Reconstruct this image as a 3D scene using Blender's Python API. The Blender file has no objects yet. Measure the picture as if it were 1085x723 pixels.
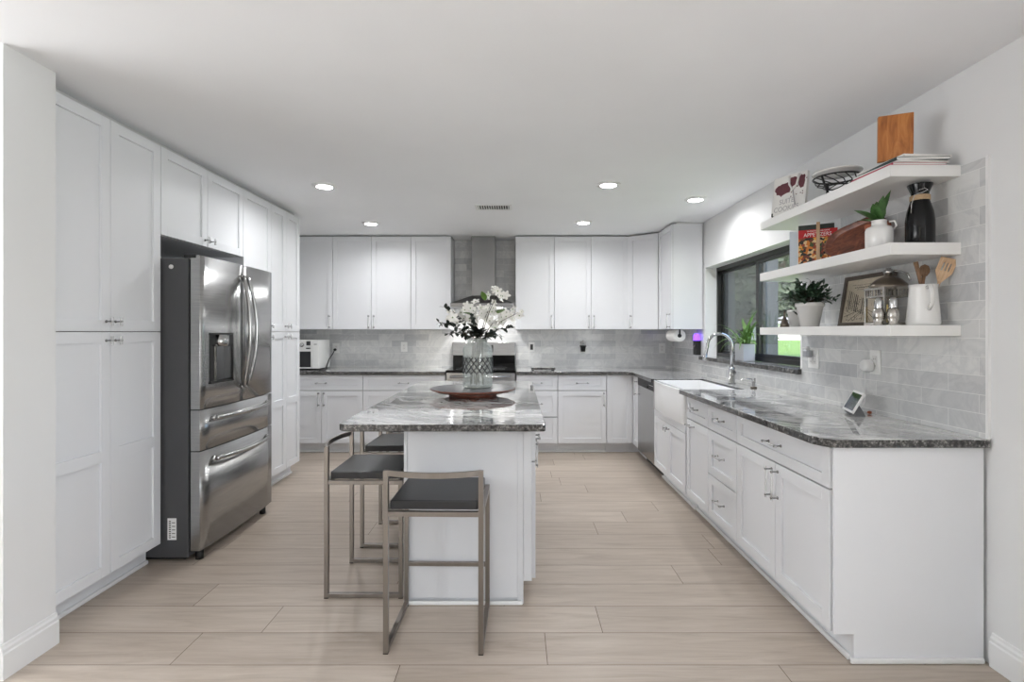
import bpy, bmesh, math, random
from mathutils import Vector, Matrix
R = math.radians; PI = math.pi
random.seed(7)
scn = bpy.context.scene
COL = scn.collection
# ------------------------------------------------------------------ camera
cd = bpy.data.cameras.new('camera'); cam = bpy.data.objects.new('camera', cd); COL.objects.link(cam)
cam.location = (0, 0, 1.36); cam.rotation_euler = (R(90), 0, 0)
cd.sensor_width = 36; cd.lens = 36*548/1085; cd.shift_x = -4.5/1085; cd.shift_y = -9.5/1085
cd.clip_start = .05; cd.clip_end = 300
scn.camera = cam
# ------------------------------------------------------------------ view, world, lights
scn.view_settings.view_transform = 'Standard'; scn.view_settings.look = 'None'
scn.view_settings.gamma = 1; scn.view_settings.use_curve_mapping = False
scn.view_settings.exposure = 0.45
w = bpy.data.worlds.new('sky'); scn.world = w; w.use_nodes = True
nt = w.node_tree; nt.nodes.clear()
sky = nt.nodes.new('ShaderNodeTexSky'); sky.sky_type = 'NISHITA'; sky.sun_disc = False
sky.sun_elevation = R(50); sky.sun_rotation = R(200); sky.dust_density = 2.5; sky.altitude = 0
bg = nt.nodes.new('ShaderNodeBackground'); bg.inputs[1].default_value = .6
wo = nt.nodes.new('ShaderNodeOutputWorld')
nt.links.new(sky.outputs[0], bg.inputs[0]); nt.links.new(bg.outputs[0], wo.inputs[0])

def lamp(name, kind, loc, rot, energy, color=(1,1,1), size=None, size_y=None, parent=None, **kw):
    ld = bpy.data.lights.new(name, kind); ld.energy = energy; ld.color = color
    if kind == 'AREA':
        if size_y: ld.shape = 'RECTANGLE'; ld.size = size; ld.size_y = size_y
        else: ld.shape = 'DISK'; ld.size = size
    for k, v in kw.items(): setattr(ld, k, v)
    o = bpy.data.objects.new(name, ld); COL.objects.link(o); o.location = loc; o.rotation_euler = rot
    if parent: o.parent = parent
    return o
SUN = 1.7; E_DOOR = 8; E_LEFT = 165; E_RIGHT = 62; E_CAN = 5.8
lamp('sun', 'SUN', (10, -10, 20), (R(38), 0, R(20)), SUN, (1, .96, .9), angle=R(1))
# sky portal for the kitchen window, then three unseen fill lamps added for brightness
pw_ = lamp('window_portal', 'AREA', (2.125, 4.415, 1.565), (0, R(90), 0), 1, (1,1,1), .9, 1.78)
pw_.data.cycles.is_portal = True
lamp('door_fill_lamp', 'AREA', (-2.9, -3.36, 1.15), (R(150), 0, 0), E_DOOR, (.985, .99, 1), 1.0, 2.0)  # added fill lamp at the added door behind the camera
lamp('left_room_fill_lamp', 'AREA', (-4.85, .6, 1.3), (0, R(-166), 0), E_LEFT, (.96, .98, 1), 1.8, 3.0)  # added fill lamp; the left room has no window built
lamp('right_window_fill_lamp', 'AREA', (1.90, -1.2, 1.5), (0, R(93), 0), E_RIGHT, (.96, .98, 1), 1.1, 1.7)  # added fill lamp inside the added window on the right wall

# ------------------------------------------------------------------ materials
def lin(c):
    c = c/255.0
    return c/12.92 if c <= .04045 else ((c+.055)/1.055)**2.4
def S(r, g, b): return (lin(r), lin(g), lin(b), 1)
class N:
    def __init__(s, name):
        s.m = bpy.data.materials.new(name); s.m.use_nodes = True; s.t = s.m.node_tree
        s.b = s.t.nodes['Principled BSDF']; s.out = s.t.nodes['Material Output']
    def n(s, typ, **kw):
        x = s.t.nodes.new(typ)
        for k, v in kw.items():
            if k in x.inputs.keys() if isinstance(k, str) else False: x.inputs[k].default_value = v
            else: setattr(x, k, v)
        return x
    def l(s, a, b): s.t.links.new(a, b)
    def ramp(s, fac, stops, interp='LINEAR'):
        r = s.t.nodes.new('ShaderNodeValToRGB'); r.color_ramp.interpolation = interp
        e = r.color_ramp.elements
        while len(e) < len(stops): e.new(.5)
        for q, (p, c) in zip(e, stops): q.position = p; q.color = c
        s.l(fac, r.inputs[0]); return r.outputs[0]
    def coords(s, scale=(1,1,1), rot=(0,0,0), loc=(0,0,0), kind='Object'):
        tc = s.t.nodes.new('ShaderNodeTexCoord'); mp = s.t.nodes.new('ShaderNodeMapping')
        mp.inputs['Scale'].default_value = scale; mp.inputs['Rotation'].default_value = rot; mp.inputs['Location'].default_value = loc
        s.l(tc.outputs[kind], mp.inputs[0]); return mp.outputs[0]
    def noise(s, vec, scale, detail=4, rough=.5, dist=0):
        x = s.t.nodes.new('ShaderNodeTexNoise'); x.inputs['Scale'].default_value = scale
        x.inputs['Detail'].default_value = detail; x.inputs['Roughness'].default_value = rough; x.inputs['Distortion'].default_value = dist
        s.l(vec, x.inputs['Vector']); return x.outputs[0]
    def mix(s, fac, a, b, mode='MIX'):
        x = s.t.nodes.new('ShaderNodeMix'); x.data_type = 'RGBA'; x.blend_type = mode
        for inp, v in ((x.inputs[0], fac), (x.inputs[6], a), (x.inputs[7], b)):
            if hasattr(v, 'is_output') or isinstance(v, bpy.types.NodeSocket): s.l(v, inp)
            else: inp.default_value = v
        return x.outputs[2]
    def math(s, op, a, b=0.0):
        x = s.t.nodes.new('ShaderNodeMath'); x.operation = op
        for inp, v in ((x.inputs[0], a), (x.inputs[1], b)):
            if isinstance(v, bpy.types.NodeSocket): s.l(v, inp)
            else: inp.default_value = v
        return x.outputs[0]
    def bump(s, h, strength=.2, dist=.01):
        x = s.t.nodes.new('ShaderNodeBump'); x.inputs['Strength'].default_value = strength; x.inputs['Distance'].default_value = dist
        s.l(h, x.inputs['Height']); s.l(x.outputs[0], s.b.inputs['Normal'])
def plain(name, c, rough=.5, metal=0, var=.0, vscale=8, spec=.5, coat=0, emit=None, trans=0, stretch=(1,1,1)):
    k = N(name); b = k.b
    b.inputs['Base Color'].default_value = c; b.inputs['Roughness'].default_value = rough; b.inputs['Metallic'].default_value = metal
    b.inputs['Specular IOR Level'].default_value = spec; b.inputs['Coat Weight'].default_value = coat
    b.inputs['Coat Roughness'].default_value = .05
    if trans: b.inputs['Transmission Weight'].default_value = trans
    if emit: b.inputs['Emission Color'].default_value = emit[0]; b.inputs['Emission Strength'].default_value = emit[1]
    if var:
        nz = k.noise(k.coords(stretch), vscale, 5)
        lo = tuple(v*(1-var) for v in c[:3])+(1,); hi = tuple(min(1, v*(1+var)) for v in c[:3])+(1,)
        k.l(k.ramp(nz, [(.3, lo), (.7, hi)]), b.inputs['Base Color'])
    return k.m
M = {}
M['wall'] = plain('wall_paint', S(229,229,229), .62, var=.012, vscale=3)
M['ceiling'] = plain('ceiling_paint', S(244,245,247), .7, var=.02, vscale=1.2)
M['cab'] = plain('cabinet_paint', S(230,231,234), .42, var=.01, vscale=2)
M['cabin'] = plain('filler_paint', S(205,205,205), .7, var=.02)
M['gapshade'] = plain('door_gap_shade', S(135,133,130), .7, var=.02)  # grey with the shade of the door gaps painted into the colour
M['island'] = plain('island_paint', S(206,207,210), .32, var=.01)
M['trim'] = plain('trim_paint', S(234,234,234), .35, var=.01)
M['shelf'] = plain('shelf_paint', S(238,237,235), .35, var=.01)
M['ceramic'] = plain('white_ceramic', S(232,231,229), .14, var=.01, coat=.3)
M['fireclay'] = plain('fireclay', S(244,244,244), .08, var=.005, coat=.5)
M['black'] = plain('black_metal', S(28,28,28), .35, var=.1)
M['blackg'] = plain('black_gloss', S(8,8,9), .15, var=.1, spec=.3)
M['blackp'] = plain('black_plastic', S(22,22,23), .45, var=.1)
M['win'] = plain('window_frame_bronze', S(22,22,21), .35, var=.05)
M['chrome'] = plain('chrome', (.5,.5,.5,1), .12, 1, var=.02)
M['pullm'] = plain('pull_nickel', (.28,.28,.28,1), .2, 1, var=.05)
M['pewter'] = plain('pewter', (.42,.40,.37,1), .22, 1, var=.1, vscale=40)
M['pewterd'] = plain('dark_pewter', (.2,.17,.14,1), .3, 1, var=.1, vscale=30)
M['stool'] = plain('brushed_nickel', (.29,.265,.245,1), .3, 1, var=.06, vscale=30, stretch=(1,1,.1))
M['seat'] = plain('black_leatherette', S(38,38,40), .38, var=.06, vscale=60)
M['gside'] = plain('fridge_side_grey', S(72,72,74), .45, var=.02)
M['gsd'] = plain('dark_grey_plastic', S(38,39,42), .3, var=.03)
M['paper'] = plain('paper', S(236,234,230), .8, var=.02)
M['white_plastic'] = plain('white_plastic', S(232,232,230), .35, var=.01)
M['pink'] = plain('pink_cover', S(190,70,96), .4, var=.05)
M['teal'] = plain('dark_teal_cover', S(38,58,58), .4, var=.05)
M['red'] = plain('red_cover', S(186,20,26), .5, var=.04)
M['bluew'] = plain('pale_blue_cover', S(205,214,222), .35, var=.03)
M['maroon'] = plain('maroon_ink', S(104,52,60), .5, var=.12, vscale=60)
M['greyink'] = plain('grey_ink', S(176,172,174), .5, var=.05)
M['darkink'] = plain('dark_ink', S(70,62,58), .6, var=.1)
M['cream'] = plain('aged_paper', S(200,189,170), .7, var=.06, vscale=30)
M['frame'] = plain('weathered_frame', S(98,88,80), .6, var=.2, vscale=30)
M['twine'] = plain('twine', S(176,150,118), .9, var=.15, vscale=200)
M['soil'] = plain('soil', S(60,45,36), .95, var=.2, vscale=60)
M['terra'] = plain('terracotta', S(168,96,66), .7, var=.1, vscale=30)
M['petal'] = plain('white_petal', S(246,245,240), .5, var=.02)
M['leafd'] = plain('dark_leaf', S(38,48,42), .5, var=.3, vscale=30)
M['leafp'] = plain('deep_green_leaf', S(54,78,58), .45, var=.35, vscale=50)
M['leafg'] = plain('green_leaf', S(92,128,52), .45, var=.3, vscale=30)
M['leafm'] = plain('mid_green_leaf', S(66,104,54), .4, var=.35, vscale=60)
M['leafs'] = plain('long_green_leaf', S(104,138,74), .4, var=.35, vscale=20)
M['berry'] = plain('dark_berry', S(34,34,34), .35, var=.2)
M['stem'] = plain('brown_stem', S(72,62,48), .7, var=.2)
M['glow'] = plain('lamp_lens', (1,1,1,1), .5, emit=((.99,.995,1,1), 38))
M['purple'] = plain('purple_lamp', S(120,80,240), .4, emit=(S(120,70,255), 2.2))
M['display'] = plain('dark_display', S(20,22,26), .08, var=.2, coat=.5)
M['fabric'] = plain('grey_fabric', S(120,121,124), .9, var=.1, vscale=300)
M['candle'] = plain('candle_wax', S(206,182,112), .5, var=.05)
M['lawn'] = plain('lawn_grass', S(108,136,56), .95, var=.25, vscale=3)
M['bark'] = plain('bark', S(112,100,88), .9, var=.3, vscale=6, stretch=(1,1,.2))
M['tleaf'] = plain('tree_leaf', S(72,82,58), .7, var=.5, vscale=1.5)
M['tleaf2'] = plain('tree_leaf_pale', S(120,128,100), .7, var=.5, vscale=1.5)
M['post'] = plain('porch_post_grey', S(58,60,64), .6, var=.05)
M['house'] = plain('white_siding', S(238,236,230), .7, var=.03)
M['roof'] = plain('grey_roof', S(150,148,146), .8, var=.1)
M['planter'] = plain('grey_planter', S(170,172,176), .4, var=.05)

def glass(name, tint=(1,1,1,1), ior=1.45, rough=0.0, body=0.0, bodyc=(1,1,1,1), edge=None):
    k = N(name); t = k.t
    tr = t.nodes.new('ShaderNodeBsdfTransparent'); tr.inputs[0].default_value = tint
    gl = t.nodes.new('ShaderNodeBsdfGlossy'); gl.inputs['Roughness'].default_value = rough
    fc_ = t.nodes.new('ShaderNodeLayerWeight'); fc_.inputs[0].default_value = .5
    f0 = ((ior-1)/(ior+1))**2
    fr = k.math('ADD', k.math('MULTIPLY', k.math('POWER', fc_.outputs['Facing'], 5.0), 1-f0), f0)
    mx = t.nodes.new('ShaderNodeMixShader')
    if edge:
        lw = t.nodes.new('ShaderNodeLayerWeight'); lw.inputs[0].default_value = .35
        k.l(k.ramp(lw.outputs['Facing'], [(.35, tint), (1, edge)]), tr.inputs[0])
    k.l(fr, mx.inputs[0]); k.l(tr.outputs[0], mx.inputs[1]); k.l(gl.outputs[0], mx.inputs[2])
    last = mx.outputs[0]
    if body:
        df = t.nodes.new('ShaderNodeBsdfDiffuse'); df.inputs[0].default_value = bodyc
        m2 = t.nodes.new('ShaderNodeMixShader'); m2.inputs[0].default_value = body
        k.l(last, m2.inputs[1]); k.l(df.outputs[0], m2.inputs[2]); last = m2.outputs[0]
    k.l(last, k.out.inputs[0]); return k.m
M['pane'] = glass('window_glass', (.93,.95,.95,1), 1.4)
M['screen'] = glass('insect_screen', (.72,.72,.72,1), 1.01, body=.12, bodyc=S(110,110,110))
M['vase'] = glass('vase_glass', (.985,.99,.985,1), 1.5, .02, body=.2, bodyc=S(232,238,234), edge=(.62,.68,.65,1))
M['acrylic'] = glass('clear_acrylic', (.97,.97,.97,1), 1.3, .1, body=.4, bodyc=S(250,250,250), edge=(.9,.9,.9,1))

def m_steel():
    k = N('brushed_steel')
    v = k.coords((1,1,90)); nz = k.noise(v, 6, 3, .6)
    k.l(k.ramp(nz, [(.3, (.36,.36,.36,1)), (.7, (.50,.50,.495,1))]), k.b.inputs['Base Color'])
    k.b.inputs['Metallic'].default_value = 1; k.b.inputs['Roughness'].default_value = .24
    k.bump(nz, .03, .002); return k.m
M['steel'] = m_steel()
M['hoodsteel'] = plain('hood_steel', (.27,.27,.27,1), .3, 1, var=.04)
def m_floor():
    k = N('oak_plank')
    uv = k.coords((1,1,1), kind='UV')
    at = k.t.nodes.new('ShaderNodeAttribute'); at.attribute_name = 'rnd'
    off = k.t.nodes.new('ShaderNodeVectorMath'); off.operation = 'MULTIPLY_ADD'
    k.l(at.outputs['Color'], off.inputs[0]); off.inputs[1].default_value = (37, 19, 5); k.l(uv, off.inputs[2])
    mp = k.t.nodes.new('ShaderNodeMapping'); mp.inputs['Scale'].default_value = (.9, 9, 1); k.l(off.outputs[0], mp.inputs[0])
    g = k.noise(mp.outputs[0], 2.2, 7, .62, .9)
    mp2 = k.t.nodes.new('ShaderNodeMapping'); mp2.inputs['Scale'].default_value = (1.2, 60, 1); k.l(off.outputs[0], mp2.inputs[0])
    f = k.noise(mp2.outputs[0], 3, 5, .6)
    base = k.ramp(g, [(.25, S(172,158,144)), (.5, S(190,177,164)), (.75, S(203,191,179))])
    fine = k.ramp(f, [(.3, (.93,.92,.91,1)), (.62, (1,1,1,1))])
    c = k.mix(1.0, base, fine, 'MULTIPLY')
    sep = k.t.nodes.new('ShaderNodeSeparateColor'); k.l(at.outputs['Color'], sep.inputs[0])
    tint = k.ramp(sep.outputs[0], [(0, (.93,.92,.91,1)), (.5, (1,.995,.985,1)), (1, (1.04,1.04,1.04,1))])
    c = k.mix(1.0, c, tint, 'MULTIPLY')
    k.l(c, k.b.inputs['Base Color']); k.b.inputs['Roughness'].default_value = .36
    k.bump(f, .06, .002); return k.m
M['floor'] = m_floor()
M['seam'] = plain('plank_seam', S(96,78,64), .9, var=.1)
def m_tile(name, rot):
    k = N(name)
    v = k.coords((1,1,1), rot, (0,0,0))
    br = k.t.nodes.new('ShaderNodeTexBrick'); br.offset = .5; br.squash = 1
    br.inputs['Scale'].default_value = 1; br.inputs['Brick Width'].default_value = .308; br.inputs['Row Height'].default_value = .0785
    br.inputs['Mortar Size'].default_value = .0016; br.inputs['Mortar Smooth'].default_value = .3; br.inputs['Bias'].default_value = 0
    br.inputs['Color1'].default_value = (0,0,0,1); br.inputs['Color2'].default_value = (1,1,1,1); br.inputs['Mortar'].default_value = (.5,.5,.5,1)
    k.l(v, br.inputs['Vector'])
    tint = k.ramp(br.outputs['Color'], [(0, S(198,199,200)), (.5, S(214,214,213)), (1, S(228,228,226))])
    n1 = k.noise(v, 5, 8, .6, 1.2)
    vein = k.ramp(n1, [(.38, (1,1,1,1)), (.50, (.87,.875,.885,1)), (.57, (1,1,1,1)), (.75, (.93,.93,.93,1))])
    c = k.mix(1.0, tint, vein, 'MULTIPLY')
    c = k.mix(br.outputs['Fac'], c, S(226,226,224))
    k.l(c, k.b.inputs['Base Color'])
    k.l(k.ramp(br.outputs['Fac'], [(0, (.13,)*3+(1,)), (1, (.7,)*3+(1,))]), k.b.inputs['Roughness'])
    n2 = k.noise(v, 14, 3, .5)
    h = k.math('ADD', k.math('MULTIPLY', br.outputs['Fac'], -1.0), k.math('MULTIPLY', n2, .9))
    h = k.math('ADD', h, k.math('MULTIPLY', br.outputs['Color'], .35))
    k.bump(h, .38, .006); return k.m
M['tile_back'] = m_tile('marble_tile_back', (R(-90), 0, 0))
M['tile_right'] = m_tile('marble_tile_right', (0, R(-90), R(-90)))
def m_granite(name, edge=False):
    k = N(name)
    if not edge:
        v = k.coords((1,1,1), (0,0,R(24)))
        def warp(src, sc, amt):
            nn = k.t.nodes.new('ShaderNodeTexNoise'); nn.inputs['Scale'].default_value = sc; nn.inputs['Detail'].default_value = 3
            k.l(src, nn.inputs['Vector']); q = k.t.nodes.new('ShaderNodeVectorMath'); q.operation = 'MULTIPLY_ADD'
            k.l(nn.outputs['Color'], q.inputs[0]); q.inputs[1].default_value = (amt,)*3; k.l(src, q.inputs[2]); return q.outputs[0]
        wv = warp(warp(v, 1.3, .9), 5, .16)
        mp = k.t.nodes.new('ShaderNodeMapping'); mp.inputs['Scale'].default_value = (.8, 3.6, 1); k.l(wv, mp.inputs[0])
        big = k.noise(mp.outputs[0], 1.6, 9, .58)
        fine = k.noise(mp.outputs[0], 7, 8, .68)
        sp = k.noise(v, 120, 3, .7)
        c = k.ramp(big, [(.30, S(120,120,122)), (.40, S(196,196,196)), (.455, S(112,112,114)), (.48, S(214,213,212)), (.56, S(238,237,235)), (.63, S(180,180,179)), (.66, S(228,227,226)), (.80, S(196,196,195))])
        c = k.mix(1.0, c, k.ramp(fine, [(.34, (.30,.30,.31,1)), (.42, (.75,.75,.75,1)), (.50, (1,1,1,1))]), 'MULTIPLY')
        c = k.mix(1.0, c, k.ramp(sp, [(.32, (.6,.6,.61,1)), (.44, (1,1,1,1))]), 'MULTIPLY')
    else:
        v = k.coords((1,1,1))
        a = k.noise(v, 60, 5, .75); b2 = k.noise(v, 9, 3, .6)
        c = k.ramp(a, [(.38, S(24,24,25)), (.49, S(66,65,64)), (.57, S(110,108,106)), (.70, S(176,174,170))])
        c = k.mix(1.0, c, k.ramp(b2, [(.35, (.5,.5,.5,1)), (.6, (1.1,1.1,1.1,1))]), 'MULTIPLY')
    k.l(c, k.b.inputs['Base Color']); k.b.inputs['Roughness'].default_value = .05 if not edge else .2
    k.b.inputs['Specular IOR Level'].default_value = .7; k.b.inputs['Coat Weight'].default_value = .6 if not edge else .1; k.b.inputs['Coat Roughness'].default_value = .03
    return k.m
M['gran'] = m_granite('swirled_granite'); M['grane'] = m_granite('granite_edge', True)
def m_wood(name, c1, c2, c3, scale=(1,12,1), rough=.4, rot=(0,0,0), coat=0):
    k = N(name); v = k.coords(scale, rot); n = k.noise(v, 5, 6, .6, 1.2)
    k.l(k.ramp(n, [(.3, c1), (.5, c2), (.72, c3)]), k.b.inputs['Base Color']); k.b.inputs['Roughness'].default_value = rough
    k.b.inputs['Coat Weight'].default_value = coat
    return k.m
M['board'] = m_wood('honey_wood', S(140,80,32), S(176,108,48), S(196,130,66), (9,9,1.4), .4)
M['walnut'] = m_wood('walnut', S(70,34,22), S(112,58,38), S(146,84,56), (4,1.2,9), .35, coat=.2)
M['susanrim'] = m_wood('reddish_wood', S(80,42,30), S(116,66,48), S(138,84,62), (2,2,14), .35)
M['susantop'] = plain('slate_grey_top', S(78,79,83), .34, var=.12, vscale=4)
M['utens'] = m_wood('beech', S(172,138,104), S(198,166,132), S(212,184,152), (20,20,2), .6)
M['utensd'] = m_wood('olive_wood', S(96,72,52), S(128,98,72), S(150,118,90), (20,20,2), .6)
def m_food():
    k = N('food_photo_print'); v = k.coords((1,1,1))
    vo = k.t.nodes.new('ShaderNodeTexVoronoi'); vo.inputs['Scale'].default_value = 70; k.l(v, vo.inputs['Vector'])
    sep = k.t.nodes.new('ShaderNodeSeparateColor'); k.l(vo.outputs['Color'], sep.inputs[0])
    k.l(k.ramp(sep.outputs[0], [(0, S(30,26,20)), (.18, S(206,120,36)), (.38, S(110,48,28)), (.52, S(222,190,140)), (.66, S(150,60,30)), (.8, S(60,80,36)), (.9, S(228,160,60))], 'CONSTANT'), k.b.inputs['Base Color'])
    k.b.inputs['Roughness'].default_value = .3; return k.m
M['food'] = m_food()

# ------------------------------------------------------------------ mesh helpers
class B:
    def __init__(s, *mats): s.bm = bmesh.new(); s.mats = list(mats); s.uv = None
    def f(s, vs, mi=0, smooth=False):
        try: q = s.bm.faces.new(vs)
        except ValueError: return None
        q.material_index = mi; q.smooth = smooth; return q
    def v(s, *p): return s.bm.verts.new(p if len(p) == 3 else p[0])
    def box(s, x0, x1, y0, y1, z0, z1, mi=0, mat=None):
        p = [(x0,y0,z0),(x1,y0,z0),(x1,y1,z0),(x0,y1,z0),(x0,y0,z1),(x1,y0,z1),(x1,y1,z1),(x0,y1,z1)]
        if mat: p = [mat @ Vector(q) for q in p]
        v = [s.bm.verts.new(q) for q in p]
        for a in ((0,3,2,1),(4,5,6,7),(0,1,5,4),(1,2,6,5),(2,3,7,6),(3,0,4,7)): s.f([v[i] for i in a], mi)
        return s
    def prism(s, pts, z0, z1, mi=0, side=None, axis='z', mat=None):
        def T(a, b, c):
            q = {'z': (a,b,c), 'x': (c,a,b), 'y': (a,c,b)}[axis]
            return mat @ Vector(q) if mat else Vector(q)
        lo = [s.bm.verts.new(T(a,b,z0)) for a,b in pts]; hi = [s.bm.verts.new(T(a,b,z1)) for a,b in pts]
        n = len(pts); sd = mi if side is None else side
        s.f(list(reversed(lo)), sd); s.f(hi, mi)
        for i in range(n): s.f([lo[i], lo[(i+1)%n], hi[(i+1)%n], hi[i]], sd)
        return s
    def tube(s, path, r, seg=8, mi=0, caps=True, smooth=True, sq=False, closed=False):
        path = [Vector(p) for p in path]; n = len(path); rings = []
        rs = r if isinstance(r, (list, tuple)) else [r]*n
        prev = None
        for i, p in enumerate(path):
            if closed: t = (path[(i+1)%n]-path[i-1])
            else: t = (path[min(i+1,n-1)]-path[max(i-1,0)])
            t.normalize()
            if prev is None:
                a = Vector((0,0,1)) if abs(t.z) < .9 else Vector((1,0,0))
                u = t.cross(a).normalized()
            else: u = (prev - t*prev.dot(t)).normalized()
            prev = u; w_ = t.cross(u)
            rings.append([s.bm.verts.new(p + (u*math.cos(2*PI*k/seg + (PI/4 if sq else 0)) + w_*math.sin(2*PI*k/seg + (PI/4 if sq else 0)))*rs[i]) for k in range(seg)])
        m = n if closed else n-1
        for i in range(m):
            a, b = rings[i], rings[(i+1)%n]
            for k in range(seg): s.f([a[k], a[(k+1)%seg], b[(k+1)%seg], b[k]], mi, smooth)
        if caps and not closed: s.f(list(reversed(rings[0])), mi); s.f(rings[-1], mi)
        return s
    def lathe(s, prof, seg=32, c=(0,0,0), mi=0, smooth=True, mat=None, sx=1, sy=1):
        rings = []
        for r, z in prof:
            if r < 1e-6: pts = [Vector((0,0,z))]
            else: pts = [Vector((r*math.cos(2*PI*k/seg)*sx, r*math.sin(2*PI*k/seg)*sy, z)) for k in range(seg)]
            pts = [(mat @ p if mat else p + Vector(c)) for p in pts]
            rings.append([s.bm.verts.new(p) for p in pts])
        for a, b in zip(rings, rings[1:]):
            for k in range(seg):
                k2 = (k+1)%seg
                if len(a) == 1 and len(b) == 1: continue
                if len(a) == 1: s.f([a[0], b[k], b[k2]][::-1], mi, smooth)
                elif len(b) == 1: s.f([a[k], a[k2], b[0]], mi, smooth)
                else: s.f([a[k], a[k2], b[k2], b[k]], mi, smooth)
        return s
    def build(s, name, parent=None, bevel=0, loc=None, smooth=False, label=None, recalc=True):
        if recalc: bmesh.ops.recalc_face_normals(s.bm, faces=s.bm.faces)
        me = bpy.data.meshes.new(name); s.bm.to_mesh(me); s.bm.free()
        for m_ in s.mats: me.materials.append(m_)
        o = bpy.data.objects.new(name, me); COL.objects.link(o)
        if parent: o.parent = parent
        if loc: o.location = loc
        if bevel:
            md = o.modifiers.new('bevel', 'BEVEL'); md.width = bevel; md.segments = 2; md.limit_method = 'ANGLE'; md.angle_limit = R(40)
            md.harden_normals = False
        if label: o['label'] = label
        return o
def thing(name, label, cat, loc=(0,0,0), rz=0, group=None):
    o = bpy.data.objects.new(name, None); COL.objects.link(o); o.empty_display_size = .05
    o.location = loc; o.rotation_euler = (0,0,rz); o['label'] = label; o['category'] = cat
    if group: o['group'] = group
    return o
def tag(o, label, cat, group=None, kind=None):
    o['label'] = label; o['category'] = cat
    if group: o['group'] = group
    if kind: o['kind'] = kind
    return o
def struct(o): o['kind'] = 'structure'; return o
def dup(root, loc, rz=None, label=None, group=None):
    r = root.copy(); COL.objects.link(r); r.location = loc
    if rz is not None: r.rotation_euler = (0,0,rz)
    if label: r['label'] = label
    if group: r['group'] = group
    for ch in list(root.children):
        c = ch.copy(); COL.objects.link(c); c.parent = r
        for g in ch.children:
            d = g.copy(); COL.objects.link(d); d.parent = c
    return r
def text_mesh(name, body, size, mat, parent, matrix, extrude=.0004, xscale=1):
    cu = bpy.data.curves.new(name, 'FONT'); cu.body = body; cu.size = size; cu.align_x = 'CENTER'; cu.extrude = extrude
    tmp = bpy.data.objects.new(name+'_t', cu); COL.objects.link(tmp)
    bpy.context.view_layer.update()
    dg = bpy.context.evaluated_depsgraph_get()
    me = bpy.data.meshes.new_from_object(tmp.evaluated_get(dg)); bpy.data.objects.remove(tmp)
    me.name = name; me.materials.clear(); me.materials.append(mat)
    me.transform(matrix @ Matrix.Diagonal((xscale,1,1,1)))
    o = bpy.data.objects.new(name, me); COL.objects.link(o); o.parent = parent; return o

# ------------------------------------------------------------------ the room
CEIL = 2.495; XR = 1.94; YB = 6.40; XL = -2.70
# floor: individual planks in one mesh, real seams between them
b = B(M['floor'], M['seam'])
uvl = b.bm.loops.layers.uv.new('UVMap'); cl = b.bm.loops.layers.color.new('rnd')
known = {-3: -.5, -2: -.5+0, -1: .128, 0: .391, 1: -.06, 2: .902, 3: 1.20, 4: -.30, 5: .55, 6: -.75, 7: 1.08, 8: .2}
known[-2] = 1.07
PW = .2263; PLN = 1.544; Y0 = 2.338
x_lo, x_hi = -5.0, 1.94
for r in range(-26, 18):
    ya = Y0 + r*PW; yb_ = min(ya + PW, YB)
    if yb_-ya < .01: continue
    jx = known.get(r, random.random()*PLN)
    x = jx - math.ceil((jx - x_lo)/PLN)*PLN
    while x < x_hi:
        a = max(x, x_lo); c = min(x+PLN, x_hi)
        if c - a > .01:
            g = .0013
            vs = [b.v(a+g, ya+g, 0), b.v(c-g, ya+g, 0), b.v(c-g, yb_-g, 0), b.v(a+g, yb_-g, 0)]
            f = b.f(vs, 0); col = (random.random(), random.random(), random.random(), 1)
            for lp in f.loops: lp[uvl].uv = (lp.vert.co.x - x, lp.vert.co.y - ya); lp[cl] = col
        x += PLN
b.box(x_lo, x_hi, Y0-26*PW, YB, -.12, -.0015, 1)
struct(b.build('floor', recalc=False))
# ceiling
b = B(M['ceiling']); b.box(-5.1, XR+.2, -3.6, YB+.1, CEIL, CEIL+.1); struct(b.build('ceiling'))
# right wall around the window opening
WY0, WY1, WZ0, WZ1 = 3.52, 5.31, 1.11, 2.025
b = B(M['wall'])
b.box(XR, XR+.18, -.3, WY0, -.12, CEIL); b.box(XR, XR+.18, -3.6, -2.1, -.12, CEIL); b.box(XR, XR+.18, -2.1, -.3, -.12, .9); b.box(XR, XR+.18, -2.1, -.3, 2.1, CEIL); b.box(XR, XR+.18, WY1, YB+.1, -.12, CEIL)
b.box(XR, XR+.18, WY0, WY1, -.12, WZ0-.035); b.box(XR, XR+.18, WY0, WY1, WZ1, CEIL)
struct(b.build('wall_right'))
b = B(M['wall']); b.box(-5.1, XR, YB, YB+.12, -.12, CEIL); struct(b.build('wall_back'))
b = B(M['wall']); b.box(-2.86, XL, 2.27, YB, -.12, CEIL); b.box(-2.86, -2.014, 2.03, 2.262, 0, CEIL); struct(b.build('wall_left'))
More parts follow.
